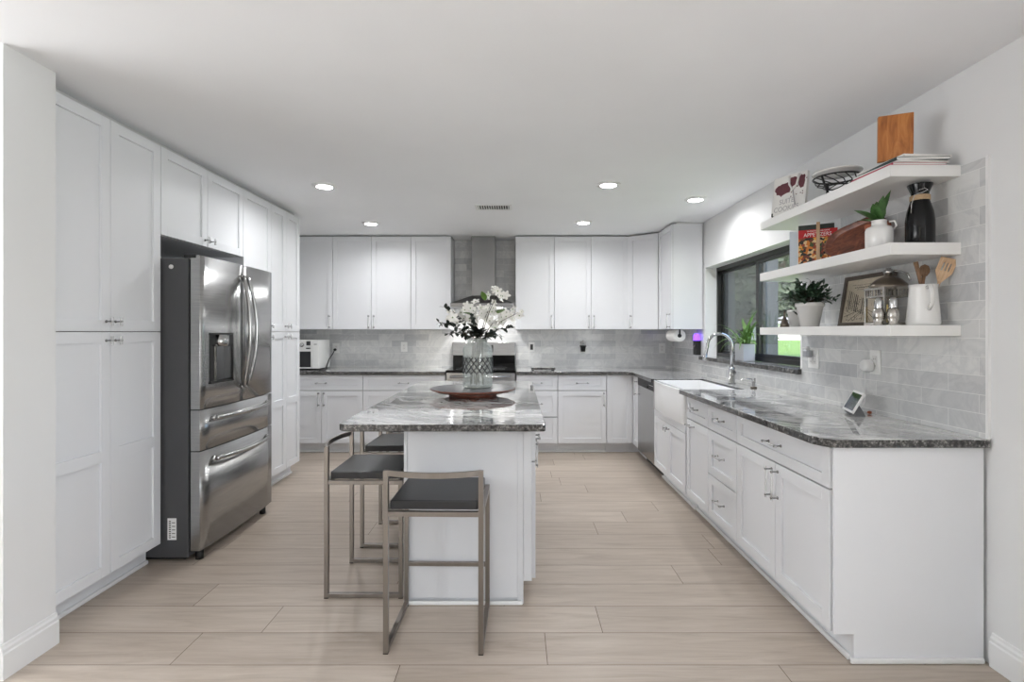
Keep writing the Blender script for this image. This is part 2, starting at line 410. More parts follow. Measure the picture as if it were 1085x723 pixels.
# rest of the open-plan room behind and to the left of the camera
b = B(M['wall']); b.box(-5.1, -5.0, -3.6, YB, -.12, CEIL); struct(b.build('wall_far_left'))
b = B(M['wall']); b.box(-5.0, -3.5, -3.6, -3.5, -.12, CEIL); b.box(-2.3, XR, -3.6, -3.5, -.12, CEIL); b.box(-3.5, -2.3, -3.6, -3.5, 2.2, CEIL)
struct(b.build('wall_front'))
b = B(M['trim'], M['pane'])
for (a, c) in ((-3.5, -3.42), (-2.38, -2.3)): b.box(a, c, -3.56, -3.50, 0, 2.2)
b.box(-3.42, -2.38, -3.56, -3.50, 2.12, 2.2); b.box(-3.42, -2.38, -3.56, -3.50, 0, .08)
b.box(-3.42, -2.38, -3.535, -3.527, .08, 2.12, 1)
struct(b.build('added_door'))  # glazed door added out of view to brighten the room
wn2 = bpy.data.objects.new('added_window', None); COL.objects.link(wn2); wn2.location = (2.02, -2.1, .9); wn2['kind'] = 'structure'  # unseen window added behind the camera as an extra light opening
b = B(M['win']); b.box(0,.06,0,1.8,0,.05); b.box(0,.06,0,1.8,1.15,1.2); b.box(0,.06,0,.05,.05,1.15); b.box(0,.06,1.75,1.8,.05,1.15); b.box(0,.06,.88,.92,.05,1.15); b.build('window_frame', wn2)
b = B(M['pane']); b.box(.03,.034,.05,1.75,.05,1.15); b.build('pane', wn2)
# baseboards (profiled)
def baseboard(name, pts, flip=1):
    b = B(M['trim'])
    prof = [(0,0), (.016,0), (.016,.098), (.012,.104), (.012,.116), (.007,.124), (.005,.134), (0,.136)]
    for (p, q, nrm) in pts:
        p = Vector(p+(0,)); q = Vector(q+(0,)); n = Vector(nrm+(0,))
        A = [b.v(p + n*d + Vector((0,0,z))) for d, z in prof]; C = [b.v(q + n*d + Vector((0,0,z))) for d, z in prof]
        for i in range(len(prof)): j = (i+1) % len(prof); b.f([A[i], A[j], C[j], C[i]])
        b.f(A); b.f(C[::-1])
    return struct(b.build(name))
baseboard('baseboard_right', [((XR, -3.5), (XR, 2.105), (-1, 0))])
baseboard('baseboard_left', [((-2.014, 2.014), (-2.014, 2.262), (1, 0))])
b = B(M['trim']); b.box(-2.86, -2.015, 2.014, 2.0295, 0, .136); struct(b.build('trim_5', bevel=.003))
# backsplashes
b = B(M['tile_right'], M['trim'])
b.box(XR-.01, XR, 2.125, 3.50, .922, 2.08); b.box(XR-.01, XR, 3.50, 5.33, .922, 1.072); b.box(XR-.01, XR, 5.33, YB-.01, .922, 1.388)
b.box(XR-.012, XR, 2.113, 2.125, .922, 2.085, 1); b.box(XR-.012, XR, 3.488, 3.50, 1.12, 2.03, 1)
struct(b.build('trim_1'))
b = B(M['tile_back'])
b.box(XL, XR-.01, YB-.01, YB, .922, 1.388); b.box(-.76, -.012, YB-.01, YB, 1.388, CEIL)
struct(b.build('trim_2'))

# window: bronze slider
wn = thing('window_1', 'black framed sliding kitchen window above the sink', 'window', (2.055, WY0, WZ0)); wn['kind'] = 'structure'
del wn['label']; del wn['category']
W_, H_ = WY1-WY0, WZ1-WZ0
b = B(M['win'])
t = .035
b.box(.0,.075, 0, W_, 0, .04); b.box(0,.075, 0, W_, H_-.05, H_); b.box(0,.075, 0, t, .04, H_-.05); b.box(0,.075, W_-t, W_, .04, H_-.05)
b.build('window_frame', wn, .002)
mid = .905
b = B(M['win'])      # near sash (interior track)
b.box(.012,.036, mid-.015, mid+.035, .04, H_-.05); b.box(.012,.036, t, t+.028, .04, H_-.05)
b.box(.012,.036, t+.028, mid-.015, .04, .068); b.box(.012,.036, t+.028, mid-.015, H_-.078, H_-.05)
sn = b.build('sash', wn, .0015)
b = B(M['pane']); b.box(.022,.026, t+.028, mid-.015, .068, H_-.078); b.build('pane', sn)
b = B(M['win'])
b.box(.042,.066, mid-.03, mid+.012, .04, H_-.05); b.box(.042,.066, W_-t-.022, W_-t, .04, H_-.05)
b.box(.042,.066, mid+.012, W_-t-.022, .04, .062); b.box(.042,.066, mid+.012, W_-t-.022, H_-.072, H_-.05)
sf = b.build('sash', wn, .0015)
b = B(M['pane']); b.box(.052,.056, mid+.012, W_-t-.022, .062, H_-.072); b.build('pane', sf)
b = B(M['screen']); b.box(.069,.0695, mid+.012, W_-t, .04, H_-.05); b.build('insect_screen', wn)
# white reveal and granite sill
b = B(M['trim'])
b.box(XR-.002, 2.12, WY1-.008, WY1+.0, WZ0, WZ1); b.box(XR-.002, 2.12, WY0, WY0+.008, WZ0, WZ1); b.box(XR-.002, 2.12, WY0, WY1, WZ1-.008, WZ1)
struct(b.build('trim_3'))
b = B(M['gran'], M['grane']); b.prism([(1.895, 3.49), (2.055, 3.49+.03), (2.055, 5.31), (1.94, 5.31), (1.94, 5.37), (1.895, 5.37)], WZ0-.036, WZ0-.001, 0, 1)
struct(b.build('trim_4', bevel=.002))

# ------------------------------------------------------------------ outside
b = B(M['lawn']); b.box(2.3, 190, -30, 220, -.35, -.15); struct(b.build('ground'))
for i, (x, y, w2) in enumerate(((4.05, 9.95, .22), (4.0, 8.15, .17))):
    t_ = thing('porch_post', ['grey square porch post outside, seen in the far pane of the window', 'grey square porch post outside, seen beside the window meeting stile'][i], 'post', (x, y, -.15))
    b = B(M['post']); b.box(-w2/2, w2/2, -w2/2, w2/2, .12, 3.6); b.build('shaft', t_, .004)
    b = B(M['post']); b.box(-w2/2-.03, w2/2+.03, -w2/2-.03, w2/2+.03, 0, .12); b.build('base', t_, .006)
def tree(name, label, loc, h, seed, n, mat, lean, rad, zlo=2.0):
    rnd = random.Random(seed); t_ = thing(name, label, 'tree', loc)
    b = B(M['bark'])
    top = Vector((lean[0], lean[1], h*.55))
    path = [Vector((0,0,0)), Vector((lean[0]*.2, lean[1]*.2, h*.18)), Vector((lean[0]*.55, lean[1]*.55, h*.36)), top]
    b.tube(path, [.34, .26, .2, .14], 10)
    ends = []
    for i in range(13):
        s0 = path[1].lerp(path[3], rnd.random()) if i % 2 else path[2].lerp(top, rnd.random())
        a = rnd.random()*2*PI; L = rad*(.7+.6*rnd.random())
        e = s0 + Vector((math.cos(a)*L, math.sin(a)*L, rnd.uniform(-.1, .5)*h*.4))
        m1 = s0.lerp(e, .5) + Vector((rnd.uniform(-.4,.4), rnd.uniform(-.4,.4), rnd.uniform(0,.6)))
        b.tube([s0, s0.lerp(m1,.5)+Vector((0,0,.1)), m1, e], [.11,.09,.06,.02], 6); ends += [m1, e, s0.lerp(e, .75)]
    b.build('trunk', t_)
    b = B(mat)
    for i in range(n):
        c = ends[rnd.randrange(len(ends))] + Vector((rnd.gauss(0,.75), rnd.gauss(0,.75), rnd.gauss(0,.5)))
        if c.z < zlo: c.z = zlo + rnd.random()*.6
        u = Vector((rnd.gauss(0,1), rnd.gauss(0,1), rnd.gauss(0,.6))).normalized(); v2 = u.orthogonal().normalized()
        s_ = rnd.uniform(.07, .16)
        b.f([b.v(c+u*s_), b.v(c+v2*s_*.5), b.v(c-u*s_), b.v(c-v2*s_*.5)])
    o = b.build('foliage', t_, recalc=False); return t_
tree('oak_tree', 'spreading oak with leaning trunk on the lawn outside the kitchen window', (6.0, 15.4, -.15), 7.5, 3, 9000, M['tleaf'], (1.9,-1.2), 2.6, 2.0)
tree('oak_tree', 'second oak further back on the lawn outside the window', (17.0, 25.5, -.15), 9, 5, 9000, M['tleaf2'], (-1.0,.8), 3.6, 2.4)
tree('oak_tree', 'third oak filling the near pane of the kitchen window', (9.2, 21.5, -.15), 8, 9, 9000, M['tleaf'], (.8,1.2), 2.8, 2.2)
t_ = thing('white_house', 'low white house with grey roof across the lawn outside', 'house', (60, 97, -.15))
b = B(M['house']); b.box(-14, 12, -3, 5, 0, 3.0); b.build('wall', t_)
b = B(M['roof']); b.prism([(-3.8, 3.0), (5.8, 3.0), (1, 4.6)], -15, 13, axis='x'); b.build('roof', t_)

# ------------------------------------------------------------------ cabinetry
def pull(parent, kind, x, z, ln=.13, y=-.02):
    b = B(M['pullm'], M['acrylic'])
    def post(px, pz):
        mt = Matrix.Translation((px, y, pz)) @ Matrix.Rotation(R(90), 4, 'X')
        b.lathe([(0,0), (.0075,0), (.0075,.003), (.0038,.006), (.0038,.024), (.0062,.028), (.0062,.037), (0,.037)], 10, mat=mt)
    if kind == 'k':
        post(x, z); b.tube([(x, y-.032, z-.022), (x, y-.032, z+.022)], .0065, 8, 1)
    elif kind == 'v':
        post(x, z-ln/2); post(x, z+ln/2); b.tube([(x, y-.032, z-ln/2-.014), (x, y-.032, z+ln/2+.014)], .0052, 8, 1)
    else:
        post(x-ln/2, z); post(x+ln/2, z); b.tube([(x-ln/2-.014, y-.032, z), (x+ln/2+.014, y-.032, z)], .0052, 8, 1)
    return b.build('handle' if kind != 'k' else 'knob', parent)
def front(parent, kind, x0, x1, z0, z1, mat, h=None, mids=(), rail=.056):
    g = .0021; x0 += g; x1 -= g; z0 += g; z1 -= g; T = .019; P = .011
    b = B(mat); rl = min(rail, (z1-z0)*.3) if kind == 'drawer' else rail
    rs = min(rail, (x1-x0)*.28)
    b.box(x0, x0+rs, -T, 0, z0, z1); b.box(x1-rs, x1, -T, 0, z0, z1)
    b.box(x0+rs, x1-rs, -T, 0, z0, z0+rl); b.box(x0+rs, x1-rs, -T, 0, z1-rl, z1)
    for (ma, mb) in mids: b.box(x0+rs, x1-rs, -T, 0, ma, mb)
    zs = [z0+rl] + [q for p_ in mids for q in p_] + [z1-rl]
    for a, c in zip(zs[::2], zs[1::2]): b.box(x0+rs, x1-rs, -T+P, -.002, a, c)
    o = b.build(kind, parent, .0012)
    if h: pull(o, *h)
    return o
def cabinet(name, label, cat, loc, rz, W, D, z0, z1, fronts, toe=True, mat=None, group=None, inset=.0005, gaptop=None):
    mat = mat or M['cab']
    t_ = thing(name, label, cat, loc, rz, group)
    b = B(mat, M['cabin'], M['gapshade'])
    zb = .115 if toe else z0
    b.box(inset+.001, W-inset-.001, -.0012, 0, zb+.001, z1-.001, 2)  # thin strip behind the fronts, darkened to stand for gap shade
    b.box(inset, W-inset, 0, D, zb, z1)
    if toe:
        b.box(inset, W-inset, .07, D, .0, .115)
    if gaptop: b.box(inset, W-inset, .035, D, z1, gaptop, 1)
    b.build('body', t_)
    if toe:
        b = B(M['trim']); b.box(inset, W-inset, .052, .07, 0.0, .022); b.build('shoe_moulding', t_, .006)
    for f in fronts: front(t_, *f[:5], mat, *f[5:])
    return t_
CF = 0   # face of the left carcasses is at X=-2.104, doors reach -2.085
LX = -2.104; LD = .594; ZT = 2.456; SP = 1.362
# left wall run (faces +X: rotation +90)
def left_loc(y): return (LX, y, 0)
cabinet('tall_cabinet', 'tall white two-door pantry between wall stub and fridge', 'cabinet', left_loc(2.268), R(90), .768, LD, 0, ZT, [
    ('door', .012, .39, SP, ZT-.002, ('k', .36, SP+.052)), ('door', .39, .766, SP, ZT-.002, ('k', .42, SP+.052)),
    ('door', .012, .39, .117, SP, ('k', .36, SP-.045), ((.70,.76),)), ('door', .39, .766, .117, SP, ('k', .42, SP-.045), ((.70,.76),))], gaptop=CEIL-.001)
cabinet('overhead_cabinet', 'white two-door cabinet above the stainless fridge', 'cabinet', left_loc(3.037), R(90), .914, LD, 1.93, ZT, [
    ('door', 0, .457, 1.932, ZT-.002, ('k', .425, 1.975)), ('door', .457, .914, 1.932, ZT-.002, ('k', .489, 1.975))], toe=False, gaptop=CEIL-.001)
cabinet('tall_cabinet', 'narrow tall white single-door cabinet just beyond the fridge', 'cabinet', left_loc(3.952), R(90), .453, LD, 0, ZT, [
    ('door', 0, .453, SP, ZT-.002, ('k', .42, SP+.05)), ('door', 0, .453, .117, SP, ('k', .42, SP-.045), ((.70,.76),))], gaptop=CEIL-.001)
cabinet('tall_cabinet', 'tall white cabinet with narrow double doors at the far end of the left run', 'cabinet', left_loc(4.406), R(90), .576, LD, 0, ZT, [
    ('door', 0, .285, SP, ZT-.002, ('k', .255, SP+.05)), ('door', .285, .574, SP, ZT-.002, ('k', .315, SP+.05)),
    ('door', 0, .285, .117, SP, ('k', .255, SP-.045), ((.70,.76),)), ('door', .285, .574, .117, SP, ('k', .315, SP-.045), ((.70,.76),))], gaptop=CEIL-.001)
# back wall base run (faces -Y)
BY = 5.789; BD = .60; BZ = .886
def base_back(x0, x1, label, fronts): return cabinet('base_cabinet', label, 'cabinet', (x0, BY, 0), 0, x1-x0, BD, 0, BZ, fronts)
w1 = .916
base_back(-2.695, -1.712, 'white base cabinet at the left end of the back wall, under the microwave', [
    ('drawer', .06, .982, .708, BZ-.004, ('h', .525, .79, .10)), ('door', .06, .522, .117, .704, ('v', .492, .61)), ('door', .522, .982, .117, .704, ('v', .552, .61))])
base_back(-1.711, -.788, 'white base cabinet on the back wall left of the range', [
    ('drawer', 0, .92, .708, BZ-.004, ('h', .46, .79, .10)), ('door', 0, .46, .117, .704, ('v', .43, .61)), ('door', .46, .92, .117, .704, ('v', .49, .61))])
base_back(.002, .463, 'white three-drawer base cabinet right of the range', [
    ('drawer', 0, .46, .708, BZ-.004, ('h', .23, .79, .10)), ('drawer', 0, .46, .412, .704, ('h', .23, .56, .10)), ('drawer', 0, .46, .117, .408, ('h', .23, .27, .10))])
base_back(.464, 1.008, 'white base cabinet with one drawer above one door on the back wall', [
    ('drawer', 0, .543, .708, BZ-.004, ('h', .27, .79, .12)), ('door', 0, .543, .117, .704, ('v', .513, .61))])
# corner base (L-shaped) as one cabinet
t_ = thing('corner_base_cabinet', 'white L-shaped corner base cabinet with a narrow door on each side', 'cabinet', (0, 0, 0))
b = B(M['cab']); Lp = [(1.010, BY), (1.319, BY), (1.319, 5.512), (1.925, 5.512), (1.925, 6.389), (1.010, 6.389)]
Lt = [(1.010, BY+.07), (1.389, BY+.07), (1.389, 5.512), (1.925, 5.512), (1.925, 6.389), (1.010, 6.389)]
b.prism(Lp, .115, BZ); b.prism(Lt, 0, .115); b.build('body', t_)
o = front(t_, 'door', 0, .285, .117, BZ-.004, M['cab']); o.location = (1.011, BY, 0)
o = front(t_, 'door', 0, .255, .117, BZ-.004, M['cab'], ('v', .215, .76)); o.location = (1.319, 5.77, 0); o.rotation_euler = (0,0,R(-90))
# right run (faces -X: rotation -90, local x runs towards the camera)
RX = 1.319; RD = .605
def base_right(yfar, ynear, label, fronts, **k): return cabinet('base_cabinet', label, 'cabinet', (RX, yfar, 0), R(-90), yfar-ynear, RD, 0, BZ, fronts, **k)
sb = cabinet('sink_base_cabinet', 'white two-door cabinet beneath the apron sink', 'cabinet', (RX-.01, 4.835, 0), R(-90), .885, RD+.01, 0, .646, [
    ('door', 0, .442, .117, .583, ('k', .41, .54)), ('door', .442, .885, .117, .583, ('k', .475, .54))])
b = B(M['cab']); b.box(.002, .883, -.019, 0, .5855, .645); b.build('apron_rail', sb, .001)
base_right(3.948, 3.502, 'white base cabinet with one drawer and one door beside the apron sink', [
    ('drawer', 0, .446, .708, BZ-.004, ('h', .2, .80, .10)), ('door', 0, .446, .117, .704, ('h', .12, .665, .10))])
base_right(3.501, 3.051, 'white three-drawer base cabinet in the middle of the right run', [
    ('drawer', 0, .45, .708, BZ-.004, ('h', .22, .80, .10)), ('drawer', 0, .45, .408, .704, ('h', .22, .56, .10)), ('drawer', 0, .45, .117, .404, ('h', .22, .27, .10))])
nc = base_right(3.05, 2.140, 'wide white base cabinet at the near end of the right counter, drawer over two doors', [
    ('drawer', 0, .905, .708, BZ-.004, ('h', .452, .80, .12)), ('door', 0, .452, .117, .704, ('v', .422, .60)), ('door', .452, .905, .117, .704, ('v', .482, .60))])
b = B(M['cab'])   # finished end panel with toe notch, facing the camera
b.prism([(0-.012, .115), (.07, .115), (.07, 0), (.605, 0), (.605, BZ), (-.012, BZ)], .9105, .922, axis='x')
b.build('end_panel', nc, .001)
b = B(M['trim']); b.box(.07, .602, .052, .6, 0, .0) if False else b.box(.922, .936, .052, .600, 0, .022); b.build('shoe_moulding', nc, .005)
# upper cabinets on back wall
UY = 6.069; UD = .32; U0 = 1.39; U1 = 2.478
def upper(x0, x1, label, fronts): return cabinet('upper_cabinet', label, 'cabinet', (x0, UY, 0), 0, x1-x0, UD, U0, U1, fronts, toe=False, gaptop=CEIL-.001)
upper(-2.69, -2.150, 'white single-door upper cabinet in the left corner above the microwave', [('door', .04, .54, U0, U1, ('v', .505, U0+.09))])
upper(-2.149, -1.233, 'white double-door upper cabinet on the back wall left of the hood', [('door', 0, .454, U0, U1, ('v', .424, U0+.09)), ('door', .454, .916, U0, U1, ('v', .486, U0+.09))])
upper(-1.232, -.765, 'white single-door upper cabinet touching the left side of the hood recess', [('door', 0, .467, U0, U1, ('v', .432, U0+.09))])
upper(-.008, .446, 'white single-door upper cabinet touching the right side of the hood recess', [('door', 0, .454, U0, U1, ('v', .42, U0+.09))])
upper(.447, 1.308, 'white double-door upper cabinet on the back wall right of the hood', [('door', 0, .43, U0, U1, ('v', .40, U0+.09)), ('door', .43, .861, U0, U1, ('v', .46, U0+.09))])
t_ = thing('corner_upper_cabinet', 'white diagonal-front upper cabinet in the right back corner', 'cabinet', (0,0,0))
b = B(M['cab'], M['cabin']); Cp = [(1.309, 6.389), (1.309, 6.069), (1.622, 5.842), (1.928, 5.842), (1.928, 6.389)]
b.prism(Cp, U0, U1); b.prism([(1.34, 6.38), (1.34, 6.11), (1.65, 5.88), (1.92, 5.88), (1.92, 6.38)], U1, CEIL-.001, 1); b.build('body', t_)
dl = math.hypot(.313, .227); an = -math.atan2(.227, .313)
o = front(t_, 'door', 0.006, dl-.012, U0, U1, M['cab'], ('v', .05, U0+.09)); o.location = (1.309, 6.069, 0); o.rotation_euler = (0,0,an)
t_ = cabinet('upper_cabinet', 'white upper cabinet on the right wall beside the window, plain side to the room', 'cabinet', (1.622, 5.835, 0), R(-90), .485, .306, U0, U1, [
    ('door', .012, .483, U0, U1, ('v', .44, U0+.09))], toe=False, gaptop=CEIL-.001)

# worktops
def slab(name, pts, z0, z1, label, parent=None, bev=.004):
    b = B(M['gran'], M['grane']); b.prism(pts, z0, z1, 0, 1); o = b.build(name, parent, bev); return tag(o, label, 'countertop')
ZC = .922
slab('granite_worktop', [(-2.695, 5.735), (-.790, 5.735), (-.790, 6.389), (-2.695, 6.389)], .8875, ZC, 'grey swirled granite worktop left of the range on the back wall')
slab('granite_worktop', [(.0, 5.735), (1.17, 5.735), (1.262, 5.65), (1.262, 4.838), (1.745, 4.838), (1.745, 3.952), (1.243, 3.952), (1.243, 2.185), (1.262, 2.135), (1.30, 2.103), (1.929, 2.103), (1.929, 6.389), (0, 6.389)],
     .8875, ZC, 'L-shaped grey swirled granite worktop along the right wall around the sink')
# island
r_ = .055; IX0, IX1, IY0, IY1 = -.853, .140, 2.45, 4.64
pts = []
for cx, cy, a0, rr in ((IX0+r_, IY0+r_, 180, r_), (IX1-.02, IY0+.02, 270, .02), (IX1-.02, IY1-.02, 0, .02), (IX0+r_, IY1-r_, 90, r_)):
    for k in range(5): a = R(a0 + 90*k/4); pts.append((cx+rr*math.cos(a), cy+rr*math.sin(a)))
isl = thing('kitchen_island', 'white kitchen island with grey swirled granite top and seating overhang', 'island', (0,0,0))
b = B(M['gran'], M['grane']); b.prism(pts, .8875, ZC, 0, 1); b.build('worktop', isl, .004, label='grey swirled granite slab')
b = B(M['island'])
b.prism([(-.562, 0), (.022, 0), (.022, .115), (.078, .115), (.078, .887), (-.562, .887)], 2.60, 4.57, axis='y')
b.build('body', isl)
b = B(M['island']); b.box(-.545, -.004+.01, 2.588, 2.60, .03, .886); b.box(-.562,-.545, 2.584, 2.60, .0, .886); b.box(.006+.03, .078, 2.584, 2.60, .115, .886)
b.box(.006, .036, 2.588, 2.60, .0, .886); b.build('end_panel', isl, .0015)
b = B(M['trim']); b.box(-.56, .030, 2.572, 2.5835, 0, .018); b.box(.022,.032, 2.572, 4.56, 0, .018); b.build('shoe_moulding', isl, .004)
for k in range(3):
    for (kd, za, zb, hh) in (('drawer', .708, .882, ('h', .33, .765, .10)), ('door', .117, .704, ('v', .06 if k % 2 else .60, .60))):
        o = front(isl, kd, 0, .655, za, zb, M['island'], hh); o.location = (.0785, 2.606+k*.655, 0); o.rotation_euler = (0,0,R(90))

# ------------------------------------------------------------------ stools
def make_stool(label):
    t_ = thing('bar_stool', label, 'stool', (0,0,0), 0, 'low-backed metal bar stools at the island')
    h = .0105; X = .2015; Yb, Yf = -.19, .19
    b = B(M['stool'])
    for s in (-1, 1):
        x = s*X
        b.box(x-h, x+h, Yb-h, Yb+h, 0.004, .775); b.box(x-h, x+h, Yf-h, Yf+h, 0.004, .602)
        b.box(x-h, x+h, Yb+h, Yf-h, .004, .025); b.box(x-h, x+h, Yb+h, Yf-h, .581, .602)
    b.box(-X+h, X-h, Yb-h, Yb+h, .581, .602); b.box(-X+h, X-h, Yf-h, Yf+h, .581, .602)
    b.build('frame', t_, .0015)
    b = B(M['stool'])                                          # bowed low back rail
    pin, pout = [], []
    for i in range(13):
        u = -1 + 2*i/12; x = u*X; y = Yb - .045*(1-u*u)
        pin.append((x, y+.006)); pout.append((x, y-.006))
    b.prism(pin + pout[::-1], .753, .776); b.build('back_rail', t_)
    b = B(M['stool']); b.box(-X+h, X-h, Yf-.009, Yf+.009, .20, .219); b.build('footrest', t_, .0015)
    b = B(M['seat'])
    b.box(-.189, .189, -.176, .186, .603, .642); b.build('seat_pad', t_, .006)
    for sx in (-1, 1):
        for y in (Yb, Yf):
            b = B(M['blackp']); b.box(sx*X-h, sx*X+h, y-h, y+h, 0, .004); b.build('foot_cap', t_)
    return t_
st = make_stool('low-backed metal bar stool with black seat, nearest the camera, at the island end')
st.location = (-.347, 2.377, 0); st.rotation_euler = (0,0,R(-1))
dup(st, (-.780, 2.848, 0), R(-90), 'low-backed metal bar stool at the near corner of the island seating side')
dup(st, (-.778, 3.462, 0), R(-91.5), 'low-backed metal bar stool in the middle of the island seating side')
dup(st, (-.776, 4.085, 0), R(-90), 'low-backed metal bar stool furthest back, mostly hidden under the island top')

# ------------------------------------------------------------------ fridge
fr = thing('refrigerator', 'stainless steel french-door fridge with water dispenser and two lower drawers', 'refrigerator', (-1.932, 3.047, 0), R(90))
b = B(M['gside'], M['blackp']); b.box(0, .896, .0, .745, .03, 1.795); b.box(.02, .876, .03, .7, 0.012, .03, 1)
b.box(.0, .10, -.045, .03, 1.797, 1.817, 1); b.box(.796, .896, -.045, .03, 1.797, 1.817, 1); b.box(.01,.89,-.012,0,.06,1.79,1)
b.build('body', fr, .003)
def bulge(x): return -.070 - .016*(1-((x-.448)/.448)**2)
def curved_front(name, x0, x1, z0, z1, hole=None, label=None):
    b = B(M['steel'])
    xs = sorted(set([x0 + (x1-x0)*i/10 for i in range(11)] + ([hole[0], hole[1]] if hole else [])))
    zs = [z0, z1] if not hole else [z0, hole[2], hole[3], z1]
    fr_ = [[b.v(x, bulge(x) if 0 < i < len(xs)-1 else bulge(x)+.004, z) for z in zs] for i, x in enumerate(xs)]
    bk = [[b.v(x, -.013, z) for z in zs] for x in xs]
    for i in range(len(xs)-1):
        for j in range(len(zs)-1):
            if hole and hole[0]-1e-6 <= xs[i] < hole[1]-1e-6 and j == 1: continue
            b.f([fr_[i][j], fr_[i+1][j], fr_[i+1][j+1], fr_[i][j+1]], 0, True)
        b.f([fr_[i][0], bk[i][0], bk[i+1][0], fr_[i+1][0]]); b.f([fr_[i][-1], fr_[i+1][-1], bk[i+1][-1], bk[i][-1]])
        b.f([bk[i][0], bk[i][-1], bk[i+1][-1], bk[i+1][0]])
    for e in (0, -1):
        for j in range(len(zs)-1): b.f([fr_[e][j], fr_[e][j+1], bk[e][j+1], bk[e][j]])
    return b.build(name, fr, label=label)
hole = (.085, .335, 1.045, 1.355)
d1 = curved_front('door', .002, .4465, .903, 1.812, hole)
d2 = curved_front('door', .4495, .894, .903, 1.812)
dr1 = curved_front('drawer', .002, .894, .658, .896)
dr2 = curved_front('drawer', .002, .894, .068, .651)
b = B(M['gsd'], M['chrome'], M['blackp'])       # dispenser recess
x0, x1, z0, z1 = hole; yb = -.022
b.box(x0, x1, yb, yb+.004, z0, z1); b.box(x0, x0+.004, -.080, yb, z0, z1, 2); b.box(x1-.006, x1, -.084, yb, z0, z1, 1)
b.box(x0, x1, -.082, yb, z1-.012, z1, 2); b.box(x0, x1, -.086, yb, z0, z0+.010, 2)
b.box(x0+.006, x1-.006, -.062, yb, z1-.075, z1-.012, 2)
di = b.build('water_dispenser', d1)
b = B(M['chrome']); b.lathe([(0,0), (.045,0), (.05,.02), (.05,.07), (0,.07)], 20, ((x0+x1)/2+.01, -.062, z1-.082)); b.build('spout', di)
b = B(M['white_plastic']); b.box(x0+.03, x0+.085, -.030, -.026, z0+.10, z1-.085); b.build('paddle', di)
b = B(M['pewter']); b.box(x0+.125, x0+.145, -.032, -.026, z0+.01, z1-.085); b.build('lever', di)
for d, xx, s in ((d1, .405, 1), (d2, .491, -1)):
    b = B(M['steel']); path = []
    for i in range(17):
        u = -1 + 2*i/16; k = 1-u*u
        path.append((xx + s*.012*k*0 + (.018*s)*(1-k), bulge(xx) - .018 - .055*k, 1.365 + u*.37))
    b.tube(path, .0125, 10, sq=False); 
    b.tube([(path[0][0], bulge(xx), path[0][2]), path[0]], .014, 8); b.tube([(path[-1][0], bulge(xx), path[-1][2]), path[-1]], .014, 8)
    b.build('handle', d)
for d, z in ((dr1, .838), (dr2, .588)):
    b = B(M['steel']); path = []
    for i in range(17):
        u = -1 + 2*i/16; path.append((.448+u*.335, bulge(.448+u*.335) - .022 - .040*(1-u*u), z))
    b.tube(path, .013, 10)
    for e in (0, -1): b.tube([(path[e][0], bulge(path[e][0])+.004, z), path[e]], .016, 8)
    b.build('handle', d)
b = B(M['white_plastic'], M['darkink'])
b.box(.0-.0012, .0, .07, .122, .135, .262)
for k in range(9): b.box(-.0016, -.0011, .102, .114, .145+k*.012, .151+k*.012, 1)
for k in range(5): b.box(-.0016, -.0011, .077, .096, .15+k*.021, .154+k*.021, 1)
b.build('sticker', fr, label='white barcode sticker on the grey side')
b = B(M['white_plastic']); b.lathe([(0,0),(.013,0),(.013,.005),(0,.005)], 16, mat=Matrix.Translation((0,.10,1.745)) @ Matrix.Rotation(R(-90),4,'Y')); b.build('button', fr)
for x in (.06, .83):
    b = B(M['blackp']); b.lathe([(0,0),(.022,0),(.022,.05),(0,.05)], 12, (x, -.03, 0)); b.build('foot', fr)

# ------------------------------------------------------------------ range and hood
rg = thing('range', 'stainless steel freestanding range with black glass cooktop', 'range', (-.783, 5.745, 0))
W = .776
b = B(M['gsd']); b.box(.004, W-.004, .03, .64, .03, .915); b.build('body', rg)
b = B(M['blackg']); b.box(-.0, W, -.005, .60, .915, .936); b.build('cooktop', rg, .004)
for (cx, cy, rr) in ((.2,.16,.10),(.57,.16,.08),(.2,.43,.08),(.57,.43,.10)):
    b = B(M['fabric']); b.lathe([(rr-.003,.0),(rr,.0006),(rr+.002,.0)], 40, (cx, cy, .9361)); b.build('burner', rg)
b = B(M['steel'], M['blackg']); b.box(.008, W-.008, .60, .64, .915, 1.075, 1); b.prism([(.56, 1.075), (.64, 1.075), (.64, 1.235), (.585, 1.235)], .006, W-.006, axis='x'); bgd = b.build('backguard', rg, .003)
b = B(M['display'], M['white_plastic']); b.prism([(.5655, 1.115), (.5695, 1.115), (.580, 1.20), (.576, 1.20)], .29, .50, axis='x')
b.box(.38,.395,.561,.568,1.16,1.166,1); b.box(.41,.425,.561,.568,1.16,1.166,1); b.build('control_display', bgd)
b = B(M['steel'], M['blackg']); b.box(.006, W-.006, 0, .03, .20, .905); b.box(.12, W-.12, -.003, 0, .36, .72, 1); od = b.build('oven_door', rg, .003)
b = B(M['steel']); b.tube([(.05,-.05,.865),(W-.05,-.05,.865)], .013, 10); b.tube([(.08,0,.865),(.08,-.05,.865)], .009, 8); b.tube([(W-.08,0,.865),(W-.08,-.05,.865)], .009, 8); b.build('handle', od)
b = B(M['steel']); b.box(.006, W-.006, 0, .03, .04, .19); b.build('drawer', rg, .003)
hd = thing('range_hood', 'stainless steel chimney range hood above the range', 'range hood', (-.387, 6.389, 0))
b = B(M['hoodsteel']); b.box(-.137, .137, -.28, 0, 1.79, CEIL-.002); b.build('chimney', hd, .002)
b = B(M['hoodsteel'], M['glow'])
lo = [(-.365,-.50),(.365,-.50),(.365,0),(-.365,0)]; hi = [(-.137,-.28),(.137,-.28),(.137,0),(-.137,0)]
